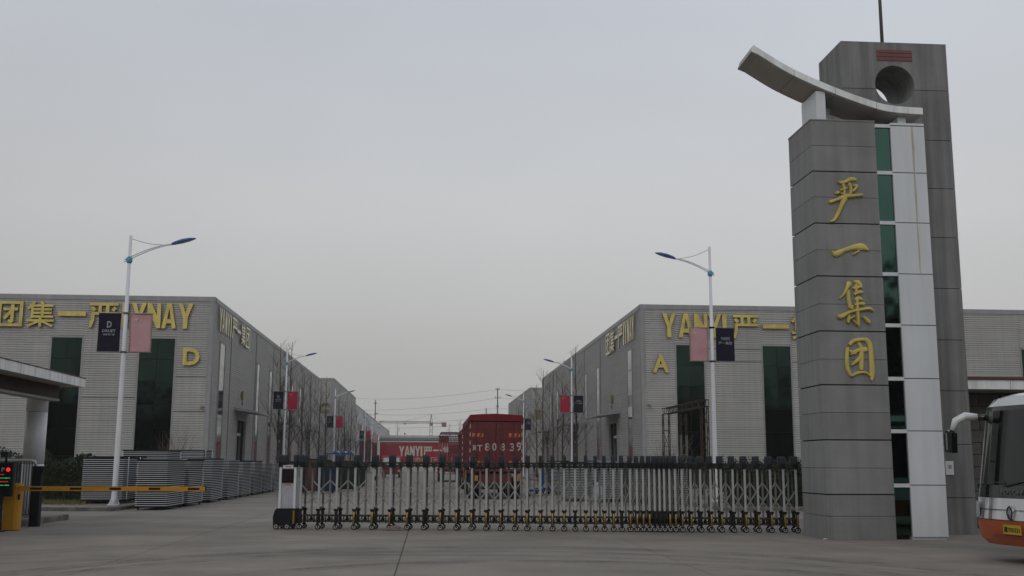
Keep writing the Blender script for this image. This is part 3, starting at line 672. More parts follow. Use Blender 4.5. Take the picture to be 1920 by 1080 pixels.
for i in range(10):
    a, c = RZ[i] + (.008 if i else 0), RZ[i + 1] - (.008 if i < 9 else 0)
    for (ya, yb) in ((RY0, RY0 + .03), (RY1 - .03, RY1)):
        b = MB('stone_rear')
        if i == 8:      # its upper edge is cut by the lower part of the opening
            s_ = math.degrees(math.asin((c - HZ) / HR)); poly = [(RX0 + .02, a), (RX1 - .02, a), (RX1 - .02, c), *arc(s_, -180 - s_, HR), (RX0 + .02, c)]
            b.prism(poly, 'y', ya, yb, 'stone_rear')
        elif i == 9:
            s_ = math.degrees(math.asin((a - HZ) / HR)); poly = [(RX0 + .02, a), *arc(180 - s_, s_, HR, 24), (RX1 - .02, a), (RX1 - .02, c), (RX0 + .02, c)]
            b.prism(poly, 'y', ya, yb, 'stone_rear')
        else: b.box(RX0 + .02, ya, a, RX1 - .02, yb, c, 'stone_rear')
        b.build('stone_panel', tw)
    MB('stone_rear').box(RX0, RY0 + .001, a, RX0 + .019, RY1, c, 'stone_rear').build('stone_panel', tw)
    MB('stone_rear').box(RX1 - .019, RY0 + .001, a, RX1, RY1, c, 'stone_rear').build('stone_panel', tw)
MB('stone_rear').box(RX0, RY0, RH - .0, RX1, RY1, RH + .02, 'stone_rear').build('coping', tw)
for k in range(3): MB('stripe_red').box(11.42, RY0 - .02, 12.04 + k * .105, 12.36, RY0 + .01, 12.04 + k * .105 + .075, 'stripe_red').build('red_bar', tw)
MB('steel_dark').tube((11.95, 26.4, RH), (11.95, 26.4, 17.5), .05, .035, 8, 'trim_dark').build('mast', tw)
t = thing('intercom_box', 'white intercom plate on the dark tower behind the white panels', 'intercom', (12.68, RY0 - .004, 1.43))
MB('plate_white').box(-.1, -.03, 0, .1, 0, .33, 'plate_white').build('plate', t); MB('trim_dark').box(-.03, -.04, .15, .05, -.03, .24, 'trim').build('keypad', t)
tag(MB('white_panel').path([(9.0, 25.3, .015), (9.3, 24.6, .02), (9.2, 24.0, .02), (8.82, 23.9, .015)], .012, 5, 'alu_white').build('conduit_pipe'), 'thin white pipe lying on the ground at the foot of the pylon', 'pipe')

# gatehouse behind the bus
t = thing('gatehouse', 'dark block gatehouse with a stained concrete roof behind the bus', 'building', (0, 0, 0))
MB('block_joint').box(13.6, 28.1, 0, 24, 33, 3.6, 'block_joint').build('wall', t)
for i in range(11):
    for j in range(8):
        a = 13.6 + j * .62 + (.31 if i % 2 else 0); MB('block').box(a + .01, 28.06 - R.uniform(0, .015), i * .325 + .01, a + .605, 28.11, i * .325 + .315, 'block').build('stone_block', t)
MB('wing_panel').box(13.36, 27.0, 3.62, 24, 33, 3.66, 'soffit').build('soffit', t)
for k in range(6): MB('wing_panel').box(13.36 + 1.8 * k + .008, 26.95, 3.63, 13.36 + 1.8 * (k + 1) - .008, 27.0, 3.88, 'wing_panel').build('fascia_panel', t)
MB('trim_dark').box(13.3, 26.9, 3.885, 24, 33, 3.95, 'red_brown').build('roof_edge', t)
MB('trim_dark').box(13.3, 27.2, 3.66, 13.5, 32.9, 3.88, 'wing_panel').build('fascia_panel', t)

# ------------------------------------------------------------------ retractable gate
S_ = [0.603, 1.069, 1.527, 1.994, 2.455, 2.9, 3.342, 3.765, 4.183, 4.586, 4.967, 5.336, 5.697, 6.055, 6.36, 6.691, 6.993, 7.282, 7.558, 7.824, 8.066, 8.287, 8.512, 8.718, 8.925, 9.092, 9.245, 9.398, 9.529, 9.651, 9.769, 9.9, 10.04, 10.206, 10.422, 10.661, 10.912, 11.168, 11.46, 11.753, 12.063, 12.375, 12.696, 13.0]
gate = thing('retractable_gate', 'white retractable folding gate with black caps closed across the factory entrance', 'gate', (-3.85, 28.0, 0), rad(-8.2))
GD = .46
post_m = MB('alu_post').box(-.026, -.022, .50, .026, .022, 1.56, 'alu_post').build('post').data
rpost_m = MB('alu_dark').box(-.022, -.02, .50, .022, .02, 1.56, 'alu_dark').build('rear_post').data  # same posts as in front; their shade is put into the darker colour
mid_m = MB('alu_mid').box(-.022, -.018, .30, .022, .018, 1.58, 'alu_mid').build('mid_post').data
b = MB('black_plastic'); b.box(-.05, -.06, 1.555, .05, .06, 1.71, 'black_plastic')
b.prism([(-.075, 1.68), (.06, 1.68), (.075, 1.78), (.05, 1.85), (-.03, 1.865), (-.07, 1.82)], 'x', -.044, .044, 'cap_grey', 'cap_grey'); cap_m = b.build('post_cap').data
b = MB('black_plastic'); b.box(-.055, -.04, .46, .055, .04, .515, 'black_plastic'); b.prism([(-.04, .46), (.04, .46), (.055, .30), (.05, .10), (-.05, .10), (-.055, .30)], 'x', -.032, .032, 'black_plastic'); foot_m = b.build('foot').data
b = MB('gold_strip'); pts = [(-.055 - .028 * math.sin(math.pi * i / 6), .14 + .30 * i / 6) for i in range(7)]
b.prism(pts + [(x + .022, z) for x, z in pts[::-1]], 'x', -.018, .018, 'gold_strip'); strip_m = b.build('gold_strip').data
b = MB('tyre'); b.path([(-.02, 0, .062), (.02, 0, .062)], [.06, .06], 14, 'tyre'); b.path([(-.024, 0, .062), (.024, 0, .062)], [.034, .034], 10, 'hub'); wheel_m = b.build('wheel').data
# wheels face the camera side: axle runs across the gate (local y)
b = MB('tyre'); b.path([(0, -.02, .075), (0, .02, .075)], [.074, .074], 16, 'tyre'); b.path([(0, -.026, .075), (0, .026, .075)], [.050, .050], 12, 'hub')
b.path([(0, -.03, .075), (0, .03, .075)], [.020, .020], 6, 'tyre'); wheel_m = b.build('wheel').data
b = MB('hub'); a_ = [(.086 * math.cos(rad(x)), .075 + .086 * math.sin(rad(x))) for x in range(20, 161, 20)]; b.prism(a_ + [(x * .88, .075 + (z - .075) * .88) for x, z in a_[::-1]], 'y', -.03, .03, 'plate_white'); fend_m = b.build('wheel_guard').data
mfoot_m = MB('black_plastic').prism([(-.05, .22), (.05, .22), (.022, .32), (-.022, .32)], 'y', -.03, .03, 'black_plastic').build('mid_foot').data
rail_m = MB('alu_dark').box(-.02, .022, 1.50, .02, GD - .022, 1.54, 'alu_dark').build('cross_rail').data
for nm in ('rear_post', 'post', 'mid_post', 'post_cap', 'foot', 'gold_strip', 'wheel', 'wheel.001', 'wheel_guard', 'mid_foot', 'cross_rail'):
    if nm in bpy.data.objects: bpy.data.objects.remove(bpy.data.objects[nm])
NOGOLD = {0, 1, 2, 7, 18, 23, 28, 29, 30, 35, 38}
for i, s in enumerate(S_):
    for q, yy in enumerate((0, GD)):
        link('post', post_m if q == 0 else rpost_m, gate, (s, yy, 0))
        f = link('foot', foot_m, gate, (s, yy, 0))
        if i not in NOGOLD and q == 0: link('gold_strip', strip_m, f)
        w = link('wheel', wheel_m, gate, (s, yy - .02, 0)); link('wheel_guard', fend_m, w)
        link('post_cap', cap_m, gate, (s, yy, 0))
    link('cross_rail', rail_m, gate, (s, 0, 0)); link('cross_rail', rail_m, gate, (s, 0, -.98))
    if i < len(S_) - 1:
        m_ = (s + S_[i + 1]) / 2; link('mid_post', mid_m, gate, (m_, GD / 2, 0)); link('mid_foot', mfoot_m, gate, (m_, GD / 2, 0))
def lattice(yy, name):
    for i in range(len(S_) - 1):
        a = S_[i]; c = S_[i + 1]; md = (a + c) / 2
        nx = (c + (S_[i + 2] if i + 2 < len(S_) else c + .3)) / 2; pv = (a + (S_[i - 1] if i else a - .3)) / 2
        b = MB('alu_grey'); w = .030
        ze = 1.22; x_r = min(nx, 13.05); b.bar((a, yy - .026, .53), (x_r, yy - .026, .53 + (ze - .53) * (x_r - a) / (nx - a)), .012, w, 'alu_grey')
        b.build(name, gate)
        b = MB('alu_grey'); x_l = max(pv, .35); b.bar((c, yy + .0265, .53), (x_l, yy + .0265, .53 + (ze - .53) * (c - x_l) / (c - pv)), .012, w, 'alu_grey')
        b.build(name, gate)
lattice(GD / 2, 'lattice_bar')
for i in range(len(S_) - 1):        # link chains along the top and bottom
    a = S_[i] + .03; c = S_[i + 1] - .03
    if c - a < .03: continue
    b = MB('chain')
    for z in (1.60, 1.665): b.bar((a, .06, z), (c, .06, z), .03, .045, 'chain'); b.bar((a, GD - .06, z), (c, GD - .06, z), .02, .016, 'chain')
    b.bar((a, .08, 1.59), (c, .08, 1.68), .012, .014, 'alu_grey'); b.bar((a, .10, 1.68), (c, .10, 1.59), .012, .014, 'chain'); b.box((a + c) / 2 - .035, .05, 1.56, (a + c) / 2 + .035, .40, 1.64, 'black_plastic'); stuff(b.build('top_chain', gate))
    b = MB('chain'); n = max(1, round((c - a) / .085))
    for z in (.20, .34): b.bar((a, .05, z), (c, .05, z), .03, .034, 'chain'); b.bar((a, GD - .05, z + .01), (c, GD - .05, z + .01), .022, .018, 'chain')
    for k in range(n + 1):
        x = a + (c - a) * k / n; b.box(x - .013, .03, .17 + (k % 2) * .02, x + .009, .062, .37 - (k % 2) * .02, 'black_plastic')
        if k < n: b.bar((x, .10, .22), (a + (c - a) * (k + 1) / n, .10, .33), .012, .014, 'chain')
    stuff(b.build('bottom_chain', gate))
# drive unit at the gate's left end
b = MB('alu_white'); b.box(.04, -.04, .52, .10, .44, 1.60, 'alu_white'); b.box(.42, -.04, .52, .48, .44, 1.60, 'alu_white'); b.box(.10, -.02, 1.52, .42, .42, 1.60, 'alu_white'); b.box(.10, .0, .52, .42, .42, 1.52, 'marble'); hu = b.build('drive_unit', gate)
MB('screen').box(.11, -.03, 1.16, .41, -.001, 1.50, 'screen').build('display', hu)
b = MB('tan'); b.path([(.26 + .12 * math.cos(2 * math.pi * k / 20), -.032, 1.33 + .12 * math.sin(2 * math.pi * k / 20)) for k in range(21)], .004, 4, 'steel_rust')
b.path([(.26 + .09 * math.cos(math.pi * k / 8), -.032, 1.29 + .11 * math.sin(math.pi * k / 8)) for k in range(9)], .004, 4, 'steel_rust'); b.build('round_emblem', hu)
MB('tan').box(.18, -.024, 1.545, .34, -.0205, 1.58, 'reflect_orange').box(.18, -.004, 1.09, .34, -.0005, 1.125, 'reflect_orange').build('orange_label', hu)
b = MB('black_plastic'); pr_ = [(-.06, .10), (-.07, .30), (-.03, .46), (.02, .52), (.50, .52), (.50, .10)]
b.prism(pr_, 'y', -.10, .50, 'black_plastic'); b.build('drive_base', gate)
b = MB('gold_strip'); b.box(.44, -.112, .14, .49, -.101, .47, 'gold_strip'); b.build('gold_strip', gate)
for x in (.02, .30):
    w = link('wheel', wheel_m, gate, (x, -.09, 0)); link('wheel', wheel_m, gate, (x, .48, 0))
for yy in (0, .44):
    for x in (.07, .45): link('post_cap', cap_m, gate, (x, yy, 0))
# crumpled rag by the wheels
b = MB('debris'); vs = []; n = 12
for j in range(4):
    for k in range(n):
        r = (.30 - j * .085) * R.uniform(.7, 1.2); t_ = 2 * math.pi * k / n; vs.append((r * math.cos(t_) * 1.2, r * math.sin(t_) * .35, max(.004, j * .035 + R.uniform(-.012, .03))))
fs = [(j * n + k, j * n + (k + 1) % n, (j + 1) * n + (k + 1) % n, (j + 1) * n + k) for j in range(3) for k in range(n)] + [tuple(3 * n + k for k in range(n))]
b.add(vs, fs, 'debris'); tag(b.build('crumpled_rag', None, (-.86, 27.5, 0)), 'crumpled brownish rag lying between the gate wheels', 'litter')

# ------------------------------------------------------------------ street lamps
def lamp_proto(flag, dark, side, pz=0.0, az=0.0, bz=0.0):
    """side=+1: arm reaches to +X. flag: 'pink'|'red'|None"""
    t = thing('street_lamp', '', 'street lamp')
    b = MB('pole_white'); b.path([(0, 0, .02), (0, 0, .25), (0, 0, .5), (0, 0, 5.5), (0, 0, 10.25 + pz)], [.17, .12, .105, .085, .055], 12, 'pole_white'); b.build('pole', t)
    b = MB('pole_white'); b.box(-.2, -.2, 0, .2, .2, .03, 'pole_white')
    for k in range(4):
        d = Vector((math.cos(math.pi / 2 * k), math.sin(math.pi / 2 * k), 0)); p = Vector((-d.y, d.x, 0)) * .008
        b.add([d * .1 - p + Vector((0, 0, .03)), d * .2 - p + Vector((0, 0, .03)), d * .1 - p + Vector((0, 0, .3)), d * .1 + p + Vector((0, 0, .03)), d * .2 + p + Vector((0, 0, .03)), d * .1 + p + Vector((0, 0, .3))], [(0, 1, 2), (5, 4, 3), (0, 3, 4, 1), (1, 4, 5, 2), (2, 5, 3, 0)], 'pole_white')
    b.build('base_plate', t)
    b = MB('pole_white')
    for dz in (0, .09):
        pts = [(side * (-.18 + 1.75 * f), 0, 9.17 + az + dz * (1 - f * .7) + .72 * math.sin(f * math.pi / 2 * .86) ) for f in [k / 8 for k in range(9)]]
        b.path(pts, .022, 6, 'pole_white')
    b.build('arm', t)
    b = MB('lamp_knob'); b.path([(0, 0, az + 9.12), (0, 0, az + 9.2), (0, 0, az + 9.3), (0, 0, az + 9.38)], [.07, .11, .11, .07], 10, 'lamp_knob'); b.path([(-side * .02, -.1, az + 9.25), (-side * .02, .1, az + 9.25)], .09, 10, 'lamp_knob'); b.build('bracket', t)
    b = MB('wire'); b.path([(side * 1.5 * f, 0, 10.15 + pz + (az - pz) * f - .28 * f - .10 * math.sin(math.pi * f)) for f in [k / 6 for k in range(7)]], .009, 4, 'wire'); b.build('stay_wire', t)
    h = MB('lamp_blue'); secs = [(0, .05, .05), (.12, .09, .085), (.4, .15, .11), (.68, .13, .09), (.86, .06, .045), (.92, .01, .01)]; vs = []; n = 10
    for x, wy, hz in secs:
        for k in range(n):
            a = 2 * math.pi * k / n; vs.append((x, wy * math.cos(a), hz * math.sin(a) * (1 if math.sin(a) > 0 else .55)))
    fs = []; ms = []
    for j in range(len(secs) - 1):
        for k in range(n): fs.append((j * n + k, j * n + (k + 1) % n, (j + 1) * n + (k + 1) % n, (j + 1) * n + k))
    h.add(vs, fs, 'lamp_blue', True)
    for i, f in enumerate(fs):
        if (i % n) in (6, 7, 8) and 0 < i // n < 4: h.m[i] = h.mi('lamp_glass')
    ho = h.build('lamp_head', t, (side * 1.52, 0, 9.88 + az)); ho.rotation_euler = (0, rad(-15), 0)
    if side < 0: ho.rotation_euler = (0, rad(-15), math.pi)
    def flagpart(sd, kind):
        x0, x1 = (.17, .97) if sd > 0 else (-.97, -.17); z0, z1 = 5.82 + bz, 7.27 + bz
        f = MB('pole_white')
        for z in (z0 + .0, z1): f.tube((-.1 * sd, 0, z), (1.0 * sd, 0, z), .014, .012, 6, 'trim')
        f.box(-.1, -.1, z0 - .03, .1, .1, z0 + .03, 'trim_dark'); f.box(-.095, -.095, z1 - .03, .095, .095, z1 + .03, 'trim_dark'); fr = f.build('banner_bracket', t)
        mm = {'pink': 'banner_pink', 'red': 'banner_red', 'dark': 'banner_dark'}[kind]
        b = MB(mm); nx, nz = 4, 6; vs = []; 
        for y in (-.008, .008):
            for j in range(nz + 1):
                for i in range(nx + 1):
                    u, v = i / nx, j / nz; vs.append((x0 + (x1 - x0) * u, y + .018 * math.sin(3 * u + 5 * v + sd), z0 + .015 + (z1 - z0 - .03) * v))
        W_ = nx + 1; L_ = W_ * (nz + 1); fs = []
        for j in range(nz):
            for i in range(nx):
                a = j * W_ + i; fs += [(a, a + 1, a + W_ + 1, a + W_), (L_ + a + W_, L_ + a + W_ + 1, L_ + a + 1, L_ + a)]
        b.add(vs, fs, mm, True)
        if kind == 'pink':
            for i_, f_ in enumerate(fs):
                pass
        bo = b.build('banner', t, fix=False)
        if kind == 'pink':
            e_ = MB('banner_pink_edge')
            e_.box(x0, -.032, z0, x0 + .035, .032, z1, 'banner_pink_edge').box(x1 - .035, -.032, z0, x1, .032, z1, 'banner_pink_edge').box(x0 + .036, -.031, z0, x1 - .036, .031, z0 + .03, 'banner_pink_edge').box(x0 + .036, -.031, z1 - .03, x1 - .036, .031, z1, 'banner_pink_edge').build('edging', bo)
        if kind in ('pink', 'red'):
            def star(cx, cz, r):
                s = MB('star_pale'); P = []
                for k in range(10):
                    a = math.pi / 2 + math.pi * k / 5; rr = r if k % 2 == 0 else r * .4; P.append((cx + rr * math.cos(a), cz + rr * math.sin(a)))
                s.prism(P, 'y', -.036, -.028, 'star_pale' if kind == 'red' else 'text_tan'); s.build('star', bo)
            star(x0 + .22, z1 - .24, .085)
            for dx, dz in ((.38, -.10), (.42, -.19), (.40, -.29), (.34, -.37)): star(x0 + dx, z1 + dz, .03)
        if kind == 'dark':
            if dark == 'D':
                text('D', .17, .24, .004, 'text_dim', bo, ((x0 + x1) / 2 - .085, -.03, z1 - .55), bold=.03); text('DRUET', .48, .10, .004, 'text_dim', bo, ((x0 + x1) / 2 - .24, -.03, z1 - .72), bold=.02)
                text('德鲁特门窗', .42, .07, .004, 'text_dim', bo, ((x0 + x1) / 2 - .21, -.03, z1 - .84), bold=.01)
            else:
                text('YANYI', .38, .13, .004, 'text_dim', bo, ((x0 + x1) / 2 - .19, -.03, z1 - .54), bold=.02); text('严一集团', .58, .13, .004, 'text_dim', bo, ((x0 + x1) / 2 - .29, -.03, z1 - .73), bold=.012)
    flagpart(side, flag) if flag else None
    flagpart(-side, 'dark')
    return t
LG = 'street lamps with paired banners along the street'
def place(t, x, y, label, z=.13):
    t.location = (x, y, z); t['label'] = label; t['group'] = LG; return t
lp = lamp_proto('pink', 'D', 1, -.32, -.25, -.28); place(lp, -11.33, 40.2, 'nearest left street lamp with a dark D banner, rising behind the yellow barrier arm')
rp = lamp_proto('pink', 'Y', -1, .60, .42, .05); place(rp, 11.95, 44.6, 'nearest right street lamp with a dark YANYI banner, beside the steel truss')
lr = lamp_proto('red', 'D', 1, .35, .3); place(lr, -11.75, 88, 'second left street lamp with a red flag banner, in front of hall D')
for x, y, lab in ((-11.75, 133.5, 'third left street lamp with a small red flag banner near the letter C'), (-11.6, 193, 'fourth left street lamp with its banner against the dark red hoarding')):
    c = copy_tree(lr); place(c, x, y, lab)
c = copy_tree(lp); place(c, -11.5, 238 - 24, 'farthest street lamp on the left, pale banner before the YANYI hoarding')
rr = lamp_proto('red', 'Y', -1, .25, .2); place(rr, 11.9, 90, 'second right street lamp with a red flag banner, in front of hall A')
c = copy_tree(rr); place(c, 11.9, 137, 'third street lamp on the right, rising behind the red cargo truck')

# ------------------------------------------------------------------ bare trees
def tree_mesh(seed, H):
    r = random.Random(seed); T = MB('bark'); B = MB('twig')
    pts = [(0, 0, 0)]; x = y = 0
    for k in range(1, 9):
        x += r.uniform(-.07, .07); y += r.uniform(-.07, .07); pts.append((x, y, H * k / 8))
    rs = [.105 * (1 - .88 * k / 8) + .008 for k in range(9)]; rs[0] = .13
    T.path(pts, rs, 7, 'bark')
    def twig(p, d, L, rr, lvl):
        q = [p]; n = 3 if lvl < 2 else 2; dd = d.copy()
        for k in range(n):
            dd = (dd + Vector((r.uniform(-.16, .16), r.uniform(-.16, .16), r.uniform(.0, .16)))).normalized(); q.append(q[-1] + dd * L / n)
        B.path(q, [rr * (1 - .75 * k / n) for k in range(n + 1)], 3, 'twig', caps=False)
        if lvl < 3:
            for k in range(r.randint(4, 6) if lvl < 2 else 2):
                f = r.uniform(.25, .95); i = min(int(f * n), n - 1); b0 = q[i].lerp(q[i + 1], f * n - i)
                a = Vector((r.uniform(-1, 1), r.uniform(-1, 1), r.uniform(.1, .9))).normalized()
                twig(b0, (dd * .9 + a * .75).normalized(), L * r.uniform(.35, .55), rr * .5, lvl + 1)
    z = H * .2
    while z < H * .97:
        f = z / H; i = min(int(f * 8), 7); b0 = Vector(pts[i]).lerp(Vector(pts[i + 1]), f * 8 - i); a = r.uniform(0, 6.28); up = r.uniform(.75, 1.5)
        twig(b0, Vector((math.cos(a), math.sin(a), up)).normalized(), (2.7 * (1 - f) ** .7 + .5) * r.uniform(.7, 1.1), .029 * (1 - f) + .011, 1); z += r.uniform(.2, .36)
    t = T.build('trunk').data; c = B.build('crown', fix=False).data
    for n in ('trunk', 'crown'): bpy.data.objects.remove(bpy.data.objects[n])
    return t, c
TM = [tree_mesh(s, h) for s, h in ((1, 11.2), (2, 11.6), (3, 10.6), (4, 11.0))]
st_m = MB('bark').tube((.75, 0, 0), (-.12, 0, 2.4), .035, .03, 6, 'tan').build('stake').data; bpy.data.objects.remove(bpy.data.objects['stake'])
bd_m = MB('tan').tube((0, 0, 1.9), (0, 0, 2.05), .13, .13, 8, 'tan').build('trunk_tie').data; bpy.data.objects.remove(bpy.data.objects['trunk_tie'])
def tree(x, y, k, s, label, group='bare young trees along the pavements', stakes=True, z=.12):
    t = thing('bare_tree', label, 'tree', (x, y, z), R.uniform(0, 6.28), group); t.scale = (s, s, s)
    link('trunk', TM[k % 4][0], t); link('crown', TM[k % 4][1], t)
    if stakes:
        for a in (0, 2.09, 4.19): link('stake', st_m, t, rot=(0, 0, a))
        link('trunk_tie', bd_m, t)
LT = [(-12.6, 88.6 + 2, 1.03, 'tallest bare tree, just left of the second left street lamp'), (-12.4, 96, 1.05, 'bare tree just right of the second left street lamp'), (-12.5, 107, .98, 'bare tree in front of the third doorway of the hall marked D'),
      (-12.4, 113.5, .97, 'bare tree at the far end of the hall marked D'), (-12.4, 122, .96, 'bare tree left of the round letter C sign'), (-12.4, 129.5, 1.0, 'bare tree directly under the letter C, left of the third lamp'),
      (-12.4, 146, .95, 'bare tree just right of the third left street lamp'), (-12.4, 158, .95, 'bare tree against the side wall of the hall marked C'), (-12.4, 170, .92, 'bare tree near the far corner of the hall marked C'), (-12.4, 183, .95, 'bare tree at the near edge of the dark red hoarding'), (-12.2, 202, 1.05, 'bare tree before the dark red hoarding by the fourth lamp'), (-12.0, 209, .9, 'farthest bare tree on the left, near the last lamp')]
for k, (x, y, s, lab) in enumerate(LT): tree(x, y, k, s, lab)
RT = [(12.5, 91.5, 1.0, 'bare tree just right of the second right street lamp, behind the dark banner'), (12.4, 101, .97, 'bare tree just left of the second right street lamp, by the red flag'), (12.4, 109, 1.0, 'bare tree in front of the second doorway of the hall marked A'),
      (12.4, 118, 1.06, 'tallest bare tree on the right, at the far corner of hall A'), (12.4, 125, .92, 'bare tree beneath the letter B sign'), (12.3, 141, .95, 'bare tree just right of the dark banner beside the cargo truck'), (12.3, 152, .9, 'bare tree hidden partly by the cargo truck')]
for k, (x, y, s, lab) in enumerate(RT): tree(x, y, k + 1, s, lab)
FG = 'hazy bare trees beyond the roofs'
for k, (x, y, s, lab) in enumerate(((-9, 300, 1.15, 'distant bare tree just right of the farthest left hall'), (-12, 312, 1.0, 'distant bare tree touching the end of the farthest left hall'), (-3, 330, .85, 'small distant bare tree left of the tower crane'), (8, 300, 1.25, 'distant bare tree above the truck with racks'), (10, 306, 1.2, 'distant bare tree left of the cargo truck top'), (5.5, 318, 1.15, 'distant bare tree behind the left edge of the racks'))):
    tree(x, y, k, s, lab, FG, False, 0)

def shrub(x, y, label, H=2.6, m='shrub_twig'):
    r = random.Random(int(x * 10)); b = MB(m)
    for k in range(34):
        a = r.uniform(0, 6.28); d = Vector((math.cos(a) * r.uniform(.1, .6), math.sin(a) * r.uniform(.1, .6), 1)).normalized(); p = Vector((r.uniform(-.1, .1), r.uniform(-.1, .1), 0)); L = H * r.uniform(.6, 1.05); q = [p]
        for j in range(4): d = (d + Vector((r.uniform(-.2, .2), r.uniform(-.2, .2), .05))).normalized(); q.append(q[-1] + d * L / 4)
        b.path(q, [.018, .015, .012, .008, .004], 3, m, caps=False)
        for j in range(5):
            i = r.randint(1, 3); e2 = (d + Vector((r.uniform(-1, 1), r.uniform(-1, 1), r.uniform(0, .6)))).normalized(); b.path([q[i], q[i] + e2 * L * .3], [.007, .003], 3, m, caps=False)
    tag(b.build('bare_shrub', None, (x, y, .1), fix=False), label, 'shrub')
shrub(-16.4, 70.5, 'bare twiggy shrub against the front wall under the letter D', 3.9)
shrub(15.6, 69, 'bare twiggy shrub against the front wall under the letter A', 3.7)

def hedge(label, x0, x1, y0, y1, z0, z1, n, m='leaf', seed=3):
    r = random.Random(seed); b = MB(m); bulb = [(r.uniform(x0, x1), r.uniform(y0, y1), r.uniform(z0, z1)) for _ in range(40)]
    for _ in range(n):
        x = r.uniform(x0, x1); y = r.uniform(y0, y1); z = z0 + (z1 - z0) * r.random() ** .8
        wob = .16 * math.sin(x * 3.1 + y) + .1 * math.sin(x * 7.3 + 1) ; zmax = z1 + wob
        z = z0 + (zmax - z0) * (z - z0) / (z1 - z0)
        s = r.uniform(.045, .10); u = Vector((r.uniform(-1, 1), r.uniform(-1, 1), r.uniform(-1, 1))).normalized(); v = u.cross(Vector((r.uniform(-1, 1), r.uniform(-1, 1), r.uniform(-1, 1)))).normalized()
        c = Vector((x, y, z)); b.add([c - u * s, c - v * s * .5, c + u * s, c + v * s * .5], [(0, 1, 2, 3)], m)
    b.box(x0 + .35, y0 + .3, z0, x1 - .35, y1 - .3, z1 - .35, 'leaf')
    o = b.build('hedge', None, fix=False); tag(o, label, 'hedge')
hedge('dark green clipped hedge between the white column and the panel stacks', -17.2, -13.0, 44.0, 46.2, .1, 1.78, 9000)
hedge('olive hedge along the wall behind the left fence', -30, -20, 58, 60, .1, 2.2, 9000, seed=5)
hedge('low hedge at the foot of the right hall behind the gate end', 16.5, 30, 68.5, 70.2, .1, 2.0, 9000, seed=6)
hedge('dark brownish hedge just behind the right end of the folding gate', 11.3, 18.5, 39.5, 42.0, .1, 1.5, 12000, seed=9)
b = MB('grass_dry')
for _ in range(2600):
    x = R.uniform(-17.5, -12.6); y = R.uniform(40.6, 44.2); h = R.uniform(.05, .16); a = R.uniform(0, 6.28); d = Vector((math.cos(a), math.sin(a), 0)) * .02; c = Vector((x, y, .125)); tp = c + Vector((R.uniform(-.05, .05), R.uniform(-.05, .05), h))
    b.add([c - d, c + d, tp], [(0, 1, 2)], 'grass_dry' if R.random() < .7 else 'leaf_dry')
stuff(tag(b.build('dry_grass', fix=False), 'strip of dry yellowish grass in front of the hedge', 'grass'))

# ------------------------------------------------------------------ panel stacks
def layer_mesh(w, l):
    b = MB('panel_dark', 'panel_rim'); b.box(.045, .045, 0, w - .045, l - .045, .072, 'panel_dark')
    z0, z1 = .028, .045
    b.box(0, 0, z0, w, .046, z1, 'panel_rim'); b.box(0, l - .046, z0, w, l, z1, 'panel_rim'); b.box(0, .0465, z0, .046, l - .0465, z1, 'panel_rim'); b.box(w - .046, .0465, z0, w, l - .0465, z1, 'panel_rim')
    o = b.build('panel'); m = o.data; bpy.data.objects.remove(o); return m
LM = {}
SG = 'stacks of rimmed panels on wheeled carts'
def stack(x0, y0, w, l, n, label, z=0.0, foot=.12, lid=True, bars=False):
    if (w, l) not in LM: LM[(w, l)] = layer_mesh(w, l)
    t = thing('panel_stack', label, 'panel stack', (x0, y0, z), R.uniform(-.012, .012), SG)
    b = MB('steel_dark'); b.box(.03, .03, foot - .03, w - .03, l - .03, foot, 'black_plastic')
    for fx in (.1, w - .1):
        for fy in (.1, l - .1): b.box(fx - .03, fy - .03, .0, fx + .03, fy + .03, foot - .03, 'black_plastic')
    b.build('cart', t)
    for k in range(n): link('panel', LM[(w, l)], t, (R.uniform(-.007, .007), R.uniform(-.01, .01), foot + .0725 * k), (0, 0, R.uniform(-.004, .004)))
    if lid: MB('panel_dark').box(.0, .0, foot + .0725 * n, w, l, foot + .0725 * n + .05, 'bin_dark').build('lid', t)
    if bars:
        b = MB('panel_rim')
        for yy in (.5, l - .5): b.box(w + .015, yy - .015, foot, w + .045, yy + .015, foot + .0725 * n + .06, 'panel_rim')
        b.build('upright_bar', t)
stack(-10.3, 38.8 + .25, 1.08, 2.6, 22, 'nearest panel stack on the road in front of the barrier arm tip')
stack(-10.2, 42.1, 1.08, 2.6, 22, 'second panel stack in the long row on the left')
stack(-10.15, 46.1, 1.08, 2.6, 23, 'third panel stack in the long row on the left', lid=True)
stack(-10.13, 49.8, 1.08, 2.6, 23, 'fourth panel stack in the long row, without a dark lid', lid=False)
stack(-10.12, 53.4, 1.08, 2.5, 22, 'fifth panel stack in the long row on the left')
stack(-10.1, 56.8, 1.08, 2.8, 22, 'sixth panel stack in the long row on the left')
stack(-10.1, 60.4, 1.08, 2.9, 21, 'seventh panel stack in the long row on the left', lid=False)
stack(-10.1, 64.2, 1.08, 2.6, 21, 'last panel stack of the long row, just behind the gate drive unit', lid=False)
stack(-12.95, 41.6, 1.5, 2.6, 21, 'wide panel stack on the pavement behind the lamp pole, with upright bars', z=.13, foot=.14, bars=True)
stack(-13.1, 47.2, 1.9, 2.6, 26, 'tallest panel stack, in the back row above the nearest one', z=.13)
stack(-12.9, 53.5, 1.9, 2.6, 27, 'tall panel stack in the back row with upright bars at its side', z=.13, bars=True)
stack(-13.4, 44.6, 1.5, 2.0, 22, 'panel stack tucked behind the wide stack on the pavement', z=.13)
stack(6.15, 48.4, .95, 2.4, 22, 'leftmost front panel stack seen through the right half of the gate')
stack(7.55, 47.6, .95, 2.4, 23, 'second front panel stack through the right half of the gate', lid=False)
stack(8.85, 47.2, .95, 2.4, 23, 'third front panel stack through the right half of the gate', lid=False)
